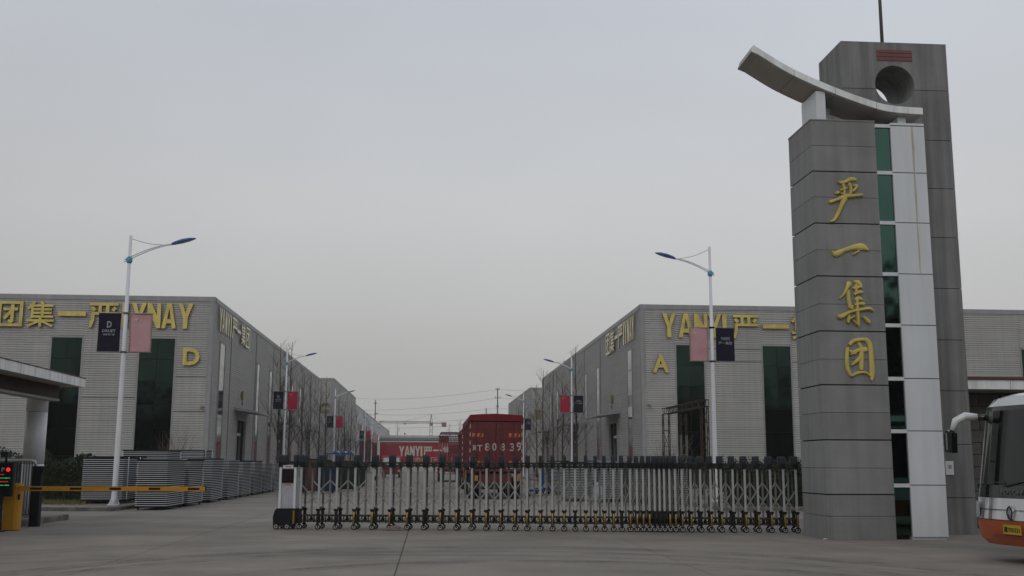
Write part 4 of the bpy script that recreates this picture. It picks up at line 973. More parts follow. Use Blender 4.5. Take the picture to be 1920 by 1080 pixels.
stack(9.6, 43.2, .9, 2.0, 21, 'rightmost panel stack, against the kerb behind the gate', lid=False)
stack(6.6, 58.6, 1.0, 2.4, 23, 'far panel stack standing behind the leftmost front one, right of the truck')
stack(8.1, 54, 1.0, 2.4, 24, 'panel stack of the rear row behind the second and third front ones', lid=False)

# ------------------------------------------------------------------ left entrance: canopy, column, barrier, board, bollard, fence
t = thing('entrance_canopy', 'flat entrance canopy with white fascia panels and a round white column', 'canopy', (0, 0, 0))
CX, CE = -9.86, 31.4
for k in range(13):
    y1 = CE - k * .98; MB('mortar_line').box(CX - .034, y1 - .98 - .02, 3.765, CX - .012, y1 - .98 + .021, 3.995, 'mortar_line').build('joint', t); MB('wing_panel').box(CX - .03, y1 - .98 + .022, 3.76, CX, y1, 4.0, 'wing_panel').build('fascia_panel', t)
MB('red_brown').box(CX - 6, CE - 12.8, 4.003, CX + .01, CE + .01, 4.03, 'red_brown').build('roof_edge', t)
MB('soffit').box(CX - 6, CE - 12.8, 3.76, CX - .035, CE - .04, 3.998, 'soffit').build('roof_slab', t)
MB('brown_fascia').box(-10.75, CE - 12, 3.40, -10.42, 30.95, 3.755, 'brown_fascia').build('beam', t)
MB('trim').box(-10.77, CE - 12, 3.34, -10.40, 30.97, 3.398, 'trim').build('beam_trim', t)
b = MB('pole_white')
for za, zb in ((.15, 1.60), (1.61, 3.04), (3.05, 3.76)): b.path([(-11.04, 31.1, za), (-11.04, 31.1, zb)], .285, 24, 'pole_white')
b.build('column', t)
for zz in (1.605, 3.045): MB('mortar_line').path([(-11.04, 31.1, zz - .008), (-11.04, 31.1, zz + .008)], .281, 24, 'mortar_line').build('joint', t)
tag(MB('steel_rust').box(-.05, -.12, -.2, .05, .12, -.06, 'black_plastic').tube((0, 0, -.06), (0, 0, 0), .02, .02, 6, 'black_plastic').build('ceiling_camera', None, (-10.6, 27.0, 3.34)), 'small dark camera hanging under the canopy beam', 'camera')

t = thing('picket_fence', 'grey metal picket fence with a rounded top rail beside the white column', 'fence', (0, 0, 0))
b = MB('fence_metal'); b.path([(-14.2, 29.75, 1.70), (-10.62, 29.75, 1.70), (-10.52, 29.75, 1.67), (-10.47, 29.75, 1.58)], .035, 8, 'alu_white'); b.build('top_rail', t)
MB('fence_metal').box(-14.2, 29.73, .26, -10.5, 29.77, .30, 'fence_metal').build('bottom_rail', t)
pk = MB('fence_metal').box(-.011, 29.735, .301, .011, 29.765, 1.665, 'fence_metal').build('picket'); pkm = pk.data; bpy.data.objects.remove(pk)
for k in range(52): link('picket', pkm, t, (-14.15 + k * .07, 0, 0))
MB('fence_metal').tube((-10.50, 29.75, .15), (-10.50, 29.75, 1.6), .03, .03, 8, 'fence_metal').build('end_post', t)

tag(MB('black_plastic').box(-.115, -.1, 0, .115, .1, 1.52, 'black_plastic').box(-.12, -.105, 1.52, .12, .105, 1.55, 'black_plastic').box(.116, -.06, 1.38, .15, .02, 1.5, 'black_plastic').build('barrier_post', None, (-10.22, 29.2, 0)), 'slim black sensor post behind the yellow barrier cabinet', 'post')

t = thing('parking_barrier', 'yellow parking barrier with a black-striped boom lowered across the lane', 'barrier', (-10.15, 27.55, 0))
b = MB('barrier_yellow'); pr_ = [(-.2, -.16), (.06, -.16), (.13, -.12), (.17, -.03), (.17, .05), (.13, .13), (.06, .16), (-.2, .16)]
b.prism(pr_, 'z', .02, 1.02, 'barrier_yellow'); b.prism([(x * .97, y * .97) for x, y in pr_], 'z', 1.03, 1.13, 'barrier_yellow'); b.prism([(x * .9, y * .9) for x, y in pr_], 'z', 0, 1.03, 'barrier_black'); b.build('cabinet', t)
MB('barrier_black').box(.125, -.15, .74, .165, -.13 + .02, .88, 'barrier_black').build('lock', t)
b = MB('barrier_yellow'); a0, a1 = .14, 4.62; nseg = 1
b.box(a0, -.21, .955, a1, -.165, 1.07, 'barrier_yellow'); b.build('boom', t)
for k in range(5): MB('barrier_black').box(.42 + .945 * k, -.214, .985, .70 + .945 * k, -.209, 1.04, 'barrier_black').build('stripe', t)
MB('barrier_black').box(a1, -.212, .953, a1 + .02, -.163, 1.072, 'barrier_black').build('boom_cap', t)
t = thing('led_board', 'black LED information board with a letter P and a red disc on a slim stand', 'sign', (-10.35, 27.0, 0))
MB('black_plastic').box(-.30, -.06, .83, .33, .06, 1.63, 'black_plastic').build('housing', t)
MB('black_plastic').box(-.2, -.05, .02, .12, .05, .83, 'black_plastic').box(-.26, -.12, 0, .2, .12, .02, 'black_plastic').build('stand', t)
s_ = MB('screen').box(-.27, -.065, .98, .30, -.0605, 1.58, 'screen').build('screen', t)
text('P', .07, .10, .004, 'text_white', s_, (.065, -.066, 1.42), bold=.015)
b = MB('led_red'); b.prism([(.22 + .05 * math.cos(2 * math.pi * k / 20), 1.47 + .05 * math.sin(2 * math.pi * k / 20)) for k in range(20)], 'y', -.072, -.066, 'led_red'); b.build('red_disc', s_)
r = random.Random(5)
for z, m, e_ in ((1.355, 'led_red', .13), (1.27, 'led_green', .29), (1.185, 'led_red', .26), (1.10, 'led_green', .27)):
    b = MB(m); x = -.26
    while x < e_ - .02:
        w = r.uniform(.012, .03); h = r.uniform(.008, .016)
        b.box(x, -.069, z - h / 2, min(x + w, e_), -.066, z + h / 2, m); x += w + r.choice((.004, .004, .012))
    b.build('text_line', s_)
for k in range(3):
    b = MB('chev_blue'); z = .56 - k * .085; b.bar((-.0, -.054, z), (.045, -.054, z + .035), .008, .02, 'chev_blue'); b.bar((.09, -.054, z), (.045, -.054, z + .035), .008, .02, 'chev_blue'); b.build('chevron', t)
t = thing('number_plate_camera', 'small camera on a bracket on top of the LED board', 'camera', (-10.22, 27.0, 1.63))
MB('black_plastic').tube((0, 0, 0), (0, 0, .14), .03, .025, 8, 'black_plastic').build('bracket', t); MB('trim').box(-.07, -.16, .13, .09, .12, .25, 'cap_grey').box(-.08, -.19, .245, .10, .12, .26, 'cap_grey').build('camera_body', t)

# ------------------------------------------------------------------ bus
def bus():
    t = thing('bus', 'white coach with an orange lower front and black-framed windscreen parked behind the pylon', 'bus', (14.17, 21.30, 0), 0)
    # local frame: front faces local -y, x across (0..2.4 from far corner to near corner)
    ang = rad(-80.5); t.rotation_euler = (0, 0, ang); t.location = (9.70, 19.0, 0)
    W, Lh = 2.42, 8.2
    # cross-section heights with front profile offset (y at centre) and half-width inset
    prof = [(.30, .10, .10), (.42, .0, .04), (.73, -.03, .0), (.735, -.03, .0), (1.10, .02, .0), (1.105, .02, .0), (1.32, .06, .01), (1.325, .06, .01), (2.62, .27, .04), (2.70, .30, .05), (2.84, .42, .10), (2.94, .75, .22), (3.0, 1.4, .42)]
    mats = ['bus_orange', 'bus_orange', None, 'bus_white', None, 'bus_black', None, 'bus_glass', 'bus_black', 'bus_white', 'bus_white', 'bus_white']
    NX = 14
    def row(z, y0, ins):
        pts = []
        for k in range(NX + 1):
            u = -1 + 2 * k / NX; e4 = abs(u) ** 3.2; pts.append((W / 2 + (W / 2 - ins) * math.sin(u * math.pi / 2) / 1.0, y0 + .34 * e4 * 1.25, z))
        x0 = ins; pts = [(x0, Lh, z)] + pts + [(W - ins, Lh, z)]; return pts
    rows = [row(*p) for p in prof]; groups = {}
    for i, m in enumerate(mats):
        if m is None: continue
        groups.setdefault((m, 0 if m != 'bus_white' else i), []).append(i)
    def skin(name, idx, front, side):
        b = MB(front)
        for i in idx:
            a, c = rows[i], rows[i + 1]; n = len(a)
            for k in range(n - 1):
                m = side if k in (0, n - 2) else front
                b.add([a[k], a[k + 1], c[k + 1], c[k]], [(0, 1, 2, 3)], m, True)
        o = b.build(name, t, fix=True); import bmesh
        bm = bmesh.new(); bm.from_mesh(o.data); bmesh.ops.remove_doubles(bm, verts=bm.verts, dist=.0005); bm.normal_update(); bm.to_mesh(o.data); bm.free(); return o
    skin('bumper', [0, 1], 'bus_orange', 'bus_orange'); skin('front_panel', [3], 'bus_white', 'bus_white'); skin('black_band', [5], 'bus_black', 'bus_white')
    skin('windscreen', [7], 'bus_glass', 'bus_glass'); skin('windscreen_surround', [8], 'bus_black', 'bus_white'); skin('roof_dome', [9, 10, 11], 'bus_white', 'bus_white')
    b = MB('bus_white'); b.box(.4, 1.7, 2.97, W - .4, Lh, 3.02, 'bus_white'); b.box(.2, .5, .36, W - .2, Lh, .5, 'bus_black'); b.box(.02, Lh - .02, .4, W - .02, Lh, 2.92, 'bus_white'); b.build('body', t)
    # trim line between panels, and crease on the white panel
    b = MB('bus_black')
    for z, y0 in ((.905, -.015), (.733, -.035)):
        for k in range(1, NX + 1):
            r_ = row(z, y0, .0); b.bar(r_[k], r_[k + 1], .012, .008, 'bus_black')
    b.build('trim_line', t)
    # window pillar, driver seat and curtain behind the glass read as shapes in the pane
    b = MB('curtain'); b.box(.6, .55, 1.45, 1.35, .6, 2.35, 'curtain'); b.build('curtain', t)
    # headlights
    for s in (0, 1):
        b = MB('lens'); xs = [.03, .10, .20, .34] if s == 0 else [W - .34, W - .20, W - .10, W - .03]
        def ysurf(x): u = math.asin(max(-1, min(1, (x - W / 2) / (W / 2)))) * 2 / math.pi; return -.02 + .425 * abs(u) ** 3.2 - .02
        top = [(x, ysurf(x), 1.03 - (.0 if s == 0 else 0)) for x in xs]; bot = [(x, ysurf(x) - .005, .74 + .05 * (abs(x - W / 2) < 1.0)) for x in xs]
        for k in range(3): b.add([bot[k], bot[k + 1], top[k + 1], top[k]], [(0, 1, 2, 3)], 'lens', True)
        b.build('headlight', t)
    b = MB('bus_black'); b.prism([(W / 2 + x * .085, .86 + z * .125) for x, z in ((0, 1), (.75, .6), (1, 0), (.6, -.75), (0, -1), (-.6, -.75), (-1, 0), (-.75, .6))], 'y', -.075, -.03, 'cap_grey', 'chrome'); b.build('emblem', t)
    b = MB('chrome'); b.prism([(W / 2 + x * .05, .86 + z * .09) for x, z in ((0, 1), (1, .2), (.3, -1), (-.2, -.3), (-1, -.1))], 'y', -.08, -.074, 'trim'); b.build('emblem', t)
    text('FOTON', .52, .085, .012, 'chrome', t, (W / 2 - .30, .025, 1.165), bold=.012, name='lettering')
    b = MB('plate_yellow'); b.box(W / 2 - .22, -.05, .50, W / 2 + .22, -.035, .66, 'plate_yellow'); o = b.build('number_plate', t)
    text('冀T05321', .38, .09, .004, 'bus_black', o, (W / 2 - .19, -.0505, .535), bold=.01)
    b = MB('bus_orange'); b.box(W / 2 - .5, -.037, .45, W / 2 + .5, -.02, .47, 'stripe_red'); b.build('grille_lip', t)
    # wiper
    b = MB('bus_black'); b.path([(1.0, .03, 1.30), (1.5, .05, 1.40), (2.0, .22, 1.38)], .012, 5, 'bus_black'); b.path([(.1, .3, 1.42), (.6, .09, 1.38), (1.0, .06, 1.34)], .012, 5, 'bus_black'); b.build('wiper', t)
    b = MB('bus_black'); b.box(-.06, .30, 1.24, .02, .42, 1.33, 'bus_black'); b.build('sensor', t)
    # mirrors: arm from the upper front corners, hanging mirror
    for s in (0, 1):
        sx = 1 if s == 0 else -1; x0 = .10 if s == 0 else W - .10
        pts = [(x0, .62, 2.52), (x0 - sx * .06, .30, 2.53), (x0 - sx * .12, .10, 2.55), (x0 - sx * .18, -.06, 2.46), (x0 - sx * .20, -.13, 2.28)]
        b = MB('bus_white'); b.path(pts[:2], [.06, .065], 10, 'bus_black'); b.path(pts[1:], [.065, .075, .07, .05], 10, 'bus_white'); m_ = b.build('mirror_arm', t)
        b = MB('bus_black'); x = pts[-1][0]; y = pts[-1][1]; b.prism([(x - .11, 1.90), (x + .09, 1.88), (x + .11, 2.24), (x - .05, 2.30), (x - .12, 2.18)], 'y', y - .10, y + .02, 'bus_black', 'bus_black'); b.build('mirror', m_)
        b = MB('chrome'); b.box(x - .05, y - .112, 1.93, x - .005, y - .101, 2.24, 'chrome'); b.build('mirror_trim', m_)
    for x in (.12, W - .42):
        for y in (2.3, 6.4):
            b = MB('tyre'); b.path([(x, y, .46), (x + .3, y, .46)], .46, 24, 'tyre'); b.path([(x - .01, y, .46), (x + .31, y, .46)], .24, 16, 'hub'); b.build('wheel', t)
    # side windows and near side details
    for s in (0, 1):
        xa = .045 if s == 0 else W - .045
        for k in range(5): MB('bus_glass').box(xa - .012 , 1.1 + k * 1.38, 1.5, xa + .012, 2.4 + k * 1.38, 2.5, 'bus_glass').build('side_window', t)
bus()

# ------------------------------------------------------------------ trucks
def wheel_pair(t, x, y, r=.5, w=.5):
    b = MB('tyre'); b.path([(x - w / 2, y, r), (x + w / 2, y, r)], r, 20, 'tyre'); b.path([(x - w / 2 - .01, y, r), (x + w / 2 + .01, y, r)], r * .5, 12, 'hub'); b.build('wheel', t)
def cargo(x, y, label, painted=True):
    t = thing('cargo_truck', label, 'truck', (x, y, 0))
    w = 1.27; z0, z1 = 1.42, 3.66; L = 9.6
    b = MB('truck_red'); b.box(-w + .03, .06, z0 + .05, w - .03, L, z1 - .02, 'truck_red'); b.build('body', t)
    for k in range(22):
        for sx in (-1, 1): MB('truck_red').box(sx * (w - .03), .25 + k * .43, z0 + .06, sx * (w + .01), .40 + k * .43, z1 - .04, 'truck_red').build('side_rib', t)
    # rear doors: two leaves with recessed corrugations and rails
    for sx in (-1, 1):
        a0, a1 = (.012, w - .09) if sx > 0 else (-w + .09, -.012)
        d = MB('truck_red').box(a0, .0, z0 + .06, a1, .05, z1 - .05, 'truck_red').build('door', t)
        for k in range(7):
            zz = z0 + .14 + k * .295; MB('truck_red').box(a0 + .03, -.022, zz, a1 - .03, -.001, zz + .19, 'truck_red').build('door_rib', d)
        for f in (.22, .72):
            xx = a0 + (a1 - a0) * f; b = MB('bar_dark'); b.tube((xx, -.06, z0 - .02), (xx, -.06, z1 - .02), .018, .018, 6, 'bar_dark'); b.box(xx - .03, -.07, z0 + .62, xx + .12, -.045, z0 + .66, 'bar_dark'); b.build('lock_bar', d)
        for zz in (1.62, 2.92):
            xa = w - .66 if sx > 0 else -w + .12
            m = MB('reflect_orange').box(xa, -.030, zz, xa + .54, -.0235, zz + .17, 'reflect_orange')
            for q in range(2): m.prism([(xa + .08 + q * .24, zz), (xa + .20 + q * .24, zz), (xa + .28 + q * .24, zz + .17), (xa + .16 + q * .24, zz + .17)], 'y', -.034, -.0305, 'reflect_red')
            m.build('reflective_plate', d)
    for sx in (-1, 1):
        c = MB('truck_red').box(sx * (w - .085), -.03, z0 - .1, sx * w, .09, z1, 'truck_red').build('corner_post', t)
        for k in range(6): MB('paint_white').box(sx * (w - .055), -.036, z0 + .0 + k * .38, sx * (w - .015), -.0305, z0 + .18 + k * .38, 'paint_white').build('reflector', c)
    b = MB('bar_dark'); b.box(-w, -.03, z1, w, .08, z1 + .06, 'truck_red'); b.box(-w, -.04, z0 - .12, w, .1, z0 - .0, 'truck_red'); b.build('door_sill', t)
    # tarpaulin
    b = MB('tarp_red'); P = [(-w - .03, z1 - .12), (-w - .05, z1 + .18), (-w + .03, z1 + .30), (-w * .5, z1 + .34), (0, z1 + .36), (w * .5, z1 + .33), (w - .04, z1 + .29), (w + .05, z1 + .15), (w + .03, z1 - .14)]
    n = 12; vs = []
    for j in range(n + 1):
        yy = -.06 + (L + .06) * j / n; sag = -.05 * abs(math.sin(j * 1.57)); vs += [(px_, yy, pz + (sag if pz > z1 else 0)) for px_, pz in P]
    k_ = len(P); b.add(vs, [(j * k_ + i, j * k_ + i + 1, (j + 1) * k_ + i + 1, (j + 1) * k_ + i) for j in range(n) for i in range(k_ - 1)], 'tarp_red', True)
    b.add(vs[:k_] + [(w + .02, -.06, z1 + .02), (-w - .02, -.06, z1 + .02)], [tuple(range(1, k_ - 1)) + (k_, k_ + 1)], 'tarp_red'); b.build('tarpaulin', t, fix=False)
    if painted:
        for ch, xx, wd, h in (('冀', -1.12, .20, .26), ('T', -.90, .25, .28), ('8', -.53, .24, .36), ('0', -.18, .20, .36), ('8', .22, .20, .36), ('3', .66, .23, .36), ('9', .98, .24, .40)):
            text(ch, wd, h, .006, 'paint_white', t, (xx, -.024, 2.27 + R.uniform(-.02, .02)), bold=.012, name='painted_character')
        for sx in (-1, 1): b = MB('paint_white'); b.box(sx * .98 - .05, -.05, 1.80, sx * .98 + .05, -.03, 1.90, 'hub'); b.build('door_tag', t)
    b = MB('bar_dark'); b.box(-.45, .3, .9, -.33, L, 1.3, 'bar_dark'); b.box(.33, .3, .9, .45, L, 1.3, 'bar_dark'); b.box(-w + .1, .2, 1.2, w - .1, L, 1.32, 'bar_dark'); b.build('chassis', t)
    b = MB('cab_red'); b.box(-.75, .1, .72, .75, .16, 1.18, 'truck_red'); b.build('mud_guard', t)
    for sx in (-1, 1):
        MB('barrier_yellow').box(sx * .98 - .14, .05, .85, sx * .98 + .14, .12, 1.12, 'reflect_orange').build('tail_light', t)
        for yy in (1.2, 2.5, 8.6): wheel_pair(t, sx * .93, yy, .50, .56)
    b = MB('bar_dark'); b.box(-1.1, .0, .50, 1.1, .08, .62, 'bar_dark'); b.build('underrun_bar', t)
    b = MB('cab_red'); b.box(-1.2, L + .15, .7, 1.2, L + 2.1, 2.9, 'cab_red'); b.build('cab', t); b = MB('bus_glass'); b.box(-1.1, L + 2.1, 1.8, 1.1, L + 2.12, 2.7, 'bus_glass'); b.build('windscreen', t)
    return t
cargo(3.13, 51.2, 'large red cargo truck seen from behind with white painted plate T80839 on its doors')
cargo(3.35, 70.5, 'second red cargo truck mostly hidden behind the one painted T80839', False)

t = thing('rack_truck', 'flatbed truck loaded with tall red and grey steel racks left of the cargo truck', 'truck', (1.95, 101, 0))
b = MB('bar_dark'); b.box(-1.2, 0, 1.05, 1.2, 9, 1.25, 'truck_red'); b.box(-.45, .1, .7, .45, 8.8, 1.05, 'bar_dark'); b.build('bed', t)
MB('plate_white').box(-.55, -.06, .72, .35, -.02, .92, 'paint_white').build('bumper_plate', t)
for sx in (-1, 1): MB('reflect_orange').box(sx * .95 - .15, -.05, .8, sx * .95 + .15, 0, 1.0, 'reflect_orange').build('tail_light', t)
for sx in (-1, 1):
    for yy in (1.3, 2.5, 8): wheel_pair(t, sx * .9, yy, .48, .5)
MB('cab_red').box(-1.15, 9.1, .6, 1.15, 10.9, 2.8, 'cab_red').build('cab', t)
tr = thing('steel_rack', 'load of red and grey steel hoops standing on the flatbed', 'racks', (1.95, 101, 1.25))
for k in range(9):
    yy = .3 + k * 1.0; x0 = -1.12; x1 = .95; zt = 3.32 - .0 * k
    b = MB('steel_pale'); m = 'truck_red' if k % 3 == 0 else 'trim'
    b.path([(x0 + .03, yy, 0), (x0 + .12, yy, zt - .1), (x0 + .2, yy, zt), (x1 - .1, yy, zt), (x1, yy, zt - .12), (x1, yy, 0)], .03, 5, m); b.build('hoop', tr)
for k in range(9):
    xx = -1.1 + k * .24; b = MB('trim'); b.tube((xx + .02, -.02, 0), (xx + .08, -.02, 3.25), .028, .028, 5, 'trim' if k % 2 else 'steel_pale'); b.build('upright', tr)
MB('truck_red').box(-1.18, -.08, 2.35, .75, -.05, 2.42, 'truck_red').box(-1.18, -.08, 2.9, .75, -.05, 3.0, 'truck_red').box(-1.12, -.075, 2.42, -.2, -.06, 2.9, 'truck_red').build('cross_panel', tr)
MB('truck_red').box(-.25, -.10, 1.35, .95, -.06, 2.15, 'truck_red').build('cross_panel', tr)

t = thing('small_truck', 'small red lorry facing the gate with a pale windscreen in front of the YANYI hoarding', 'truck', (-4.5, 128, 0))
b = MB('cab_red'); b.prism([(0, .45), (-.02, 1.35), (.22, 2.42), (.45, 2.58), (1.8, 2.58), (1.8, .45)], 'x', -1.1, 1.1, 'cab_red'); b.build('cab', t)
b = MB('lens'); b.add([(-.98, -.035, 1.42), (.98, -.035, 1.42), (.92, .155, 2.32), (-.92, .155, 2.32)], [(0, 1, 2, 3)], 'lens'); b.add([(-1.12, .3, 1.45), (-1.12, 1.1, 1.45), (-1.12, 1.1, 2.3), (-1.12, .45, 2.3)], [(0, 1, 2, 3)], 'lens'); b.build('windscreen', t, fix=False)
MB('bar_dark').box(-.8, -.05, .98, .8, -.025, 1.18, 'bar_dark').box(-1.12, -.08, .40, 1.12, -.02, .52, 'bar_dark').build('grille', t)
MB('plate_blue').box(-.2, -.06, .66, .2, -.045, .82, 'plate_blue').build('number_plate', t)
for sx in (-1, 1):
    MB('lens').box(sx * .9 - .13, -.045, .72, sx * .9 + .13, -.022, .9, 'lens').build('headlight', t)
    MB('bar_dark').box(sx * 1.32 - .08, .1, 1.5, sx * 1.32 + .08, .16, 2.1, 'bar_dark').tube((sx * 1.1, .13, 2.1), (sx * 1.3, .13, 2.1), .02, .02, 5, 'bar_dark').build('mirror', t)
    for yy in (.9, 4.6): wheel_pair(t, sx * .95, yy, .40, .26)
MB('truck_red').box(-1.12, 2.0, 1.0, 1.12, 6.2, 1.7, 'truck_red').box(-.4, 1.8, .6, .4, 6, 1.0, 'bar_dark').build('cargo_bed', t)

# ------------------------------------------------------------------ things on the left of the yard, seen through the gate
def bin_(x, y, w, h, m, label, lid='bin_dark', cat='bin'):
    t = thing('yard_container', label, cat, (x, y, 0), R.uniform(-.05, .05), 'dark containers standing in the yard behind the gate')
    b = MB(m); b.prism([(-w / 2 + .05, .1), (w / 2 - .05, .1), (w / 2, h - .08), (-w / 2, h - .08)], 'y', 0, w * .9, m); b.build('body', t)
    MB(lid).box(-w / 2 - .03, -.03, h - .08, w / 2 + .03, w * .9 + .03, h, lid).build('lid', t)
    for sx in (-1, 1): MB('tyre').tube((sx * w * .35 - .04, .12, .07), (sx * w * .35 + .04, .12, .07), .07, .07, 8, 'tyre').build('wheel', t)
bin_(-7.35, 58.5, 1.35, 1.75, 'bin_dark', 'dark green-black bin just right of the gate drive unit')
bin_(-6.9, 62, 1.0, 1.9, 'red_brown', 'dark brown container second from the gate drive unit', 'bin_dark')
bin_(-5.75, 61, 1.1, 1.75, 'navy', 'dark navy container in the middle of the row')
bin_(-6.6, 66, 1.1, 1.85, 'navy', 'navy container standing farther back in the row')
bin_(-5.0, 66, 1.2, 1.8, 'bin_dark', 'black container below the blue-topped tricycle')
bin_(-5.1, 76, 1.3, 1.75, 'bin_dark', 'black container right of the tricycle')
bin_(-5.9, 86, 1.6, 1.7, 'bin_dark', 'farthest black container, before the small red lorry', 'navy')
t = thing('plastic_drum', 'blue plastic drum standing behind the gate drive unit', 'drum', (-6.45, 50, 0)); MB('blue_plastic').path([(0, 0, 0), (0, 0, .3), (0, 0, 1.4), (0, 0, 1.62)], [.28, .31, .31, .24], 14, 'blue_plastic').build('body', t); MB('bin_dark').path([(0, 0, 1.62), (0, 0, 1.68)], .2, 12, 'bin_dark').build('lid', t)
tag(MB('tan').box(-.25, 0, 0, .25, .4, .3, 'tan').box(-.2, .02, .305, .22, .38, .62, 'reflect_orange').build('carton_pile', None, (-7.35, 57.3, 0)), 'small pile of brown cartons at the foot of the first dark bin', 'cartons')
# cargo tricycle with blue roof
t = thing('cargo_tricycle', 'cargo tricycle with a thin canopy frame and a rumpled blue tarpaulin on top', 'tricycle', (-6.15, 72, 0))
b = MB('steel_dark')
for x in (-.75, .95):
    for y in (0, 1.6): b.tube((x, y, .6), (x, y, 2.25), .025, .025, 6, 'steel_dark')
b.box(-.78, -.03, 2.25, .98, 1.63, 2.29, 'steel_dark'); b.build('canopy_frame', t)
b = MB('lamp_blue'); n = 14; vs = []
for j in range(2):
    for k in range(n + 1): u = k / n; vs.append((-.3 + 1.35 * u, -.05 + j * 1.7, 2.30 + .16 * abs(math.sin(u * 9.0)) * (1 if u > .02 else 0)))
b.add(vs, [(k, k + 1, n + 1 + k + 1, n + 1 + k) for k in range(n)], 'lamp_blue'); b.add(vs[:n + 1] + [(1.05, -.05, 2.292), (-.3, -.05, 2.292)], [tuple(range(n + 3))], 'lamp_blue'); b.build('tarpaulin', t, fix=False)
MB('blue_plastic').box(-.6, .3, .5, .6, 2.2, .95, 'blue_plastic').build('cargo_box', t)
for x, y in ((-.6, 1.8), (.6, 1.8), (0, -.5)): MB('tyre').path([(x - .05, y, .3), (x + .05, y, .3)], .3, 16, 'tyre').build('wheel', t)
MB('steel_dark').path([(0, -.5, .3), (0, -.35, .9), (0, -.1, 1.1)], .03, 6, 'steel_dark').path([(-.35, -.3, 1.05), (.35, -.3, 1.05)], .02, 6, 'steel_dark').build('handlebar', t)
# parked scooter with pale cover
t = thing('motor_scooter', 'parked motor scooter with pale grey wind cover near the small red lorry', 'scooter', (-5.45, 108, 0), rad(12))
for y in (-.6, .6): MB('tyre').path([(-.05, y, .25), (.05, y, .25)], .25, 14, 'tyre').build('wheel', t)
MB('wall_white').prism([(-.75, .45), (-.62, 1.05), (-.5, 1.12), (-.42, .5), (0, .38), (.1, .68), (.7, .72), (.75, .45), (.2, .25), (-.4, .25)], 'x', -.16, .16, 'wall_white').build('body', t)
MB('bin_dark').box(-.15, .05, .72, .15, .72, .82, 'bin_dark').build('seat', t); MB('steel_dark').path([(-.35, -.48, 1.15), (.35, -.48, 1.15)], .02, 6, 'steel_dark').build('handlebar', t)
MB('wall_white').prism([(-.3, .35), (.3, .35), (.36, 1.0), (-.36, 1.0)], 'y', -.72, -.68, 'wall_white').build('wind_cover', t)
# small blue hand carts right of the big truck
for x, y, lab in ((5.6, 56.5, 'blue hand cart with a tall back just right of the cargo truck'), (6.35, 60, 'blue hand cart standing behind the leftmost right-hand stack')):
    t = thing('hand_cart', lab, 'cart', (x, y, 0), 0, 'blue hand carts')
    MB('blue_plastic').box(-.45, 0, .22, .45, 1.0, .34, 'blue_plastic').box(.15, 0, .34, .4, .05, 1.35, 'blue_plastic').build('deck', t)
    for a in (-.35, .35):
        for c in (.12, .85): MB('tyre').tube((a - .04, c, .11), (a + .04, c, .11), .11, .11, 10, 'tyre').build('wheel', t)
    MB('steel_dark').path([(-.35, .02, .34), (-.35, .02, 1.1), (.1, .02, 1.1)], .02, 6, 'steel_dark').build('handle', t)
t = thing('blue_sack', 'pale blue sack leaning on the second front panel stack behind the gate', 'sack', (7.35, 47.0, 0))
b = MB('lamp_blue'); b.path([(0, 0, .02), (.02, 0, .25), (-.02, 0, .6), (.02, .05, .85)], [.18, .24, .22, .08], 10, 'text_dim'); b.build('sack_body', t); MB('blue_plastic').tube((.02, .05, .83), (.02, .05, .9), .05, .07, 8, 'blue_plastic').build('tied_neck', t)

# ------------------------------------------------------------------ truss frame by the right hall
def truss(b, p, q, w, m, n, tb=.042, td=.02):
    p = Vector(p); q = Vector(q); d = (q - p).normalized(); u = Vector((1, 0, 0)) if abs(d.z) > .9 else Vector((0, 0, 1)); v = d.cross(u).normalized()
    cs = [(sa * u + sb * v) * w / 2 for sa, sb in ((-1, -1), (1, -1), (1, 1), (-1, 1))]
    for c in cs: b.bar(p + c, q + c, tb, tb, m)
    for k in range(n):
        a = p.lerp(q, k / n); e2 = p.lerp(q, (k + 1) / n)
        for i in range(4): b.bar(a + cs[i], a + cs[(i + 1) % 4], td * 1.3, td * 1.3, m); b.bar(a + cs[i], e2 + cs[(i + 1) % 4], td, td, m) if (k + i) % 2 else None
t = thing('truss_frame', 'rusty dark steel truss portal standing beside the right street lamp', 'truss')
b = MB('steel_dark'); truss(b, (12.42, 56, .1), (12.42, 56, 4.25), .32, 'steel_dark', 5); b.build('leg', t)
b = MB('steel_rust'); truss(b, (12.42, 48, .1), (12.42, 48, 4.25), .30, 'steel_rust', 6); b.build('leg', t)
b = MB('steel_dark'); truss(b, (12.42, 47.8, 4.42), (12.42, 56.2, 4.42), .30, 'steel_dark', 16); b.build('beam', t)
t = thing('truss_frame', 'pale grey truss leg standing apart in front of the dark window of the right hall', 'truss')
b = MB('steel_pale'); truss(b, (13.35, 56, .1), (13.35, 56, 3.2), .30, 'steel_pale', 3); b.build('leg', t); b = MB('steel_dark'); truss(b, (13.35, 56, 3.25), (13.35, 56, 4.3), .30, 'steel_dark', 2); b.build('leg', t)
tag(MB('wire').path([(14.0, 58, 3.1), (15.6, 63, 1.9), (17.2, 68, 1.2)], .012, 4, 'wire').build('guy_wire'), 'thin sagging cable running down to the low hedge right of the lamp pole', 'cable')

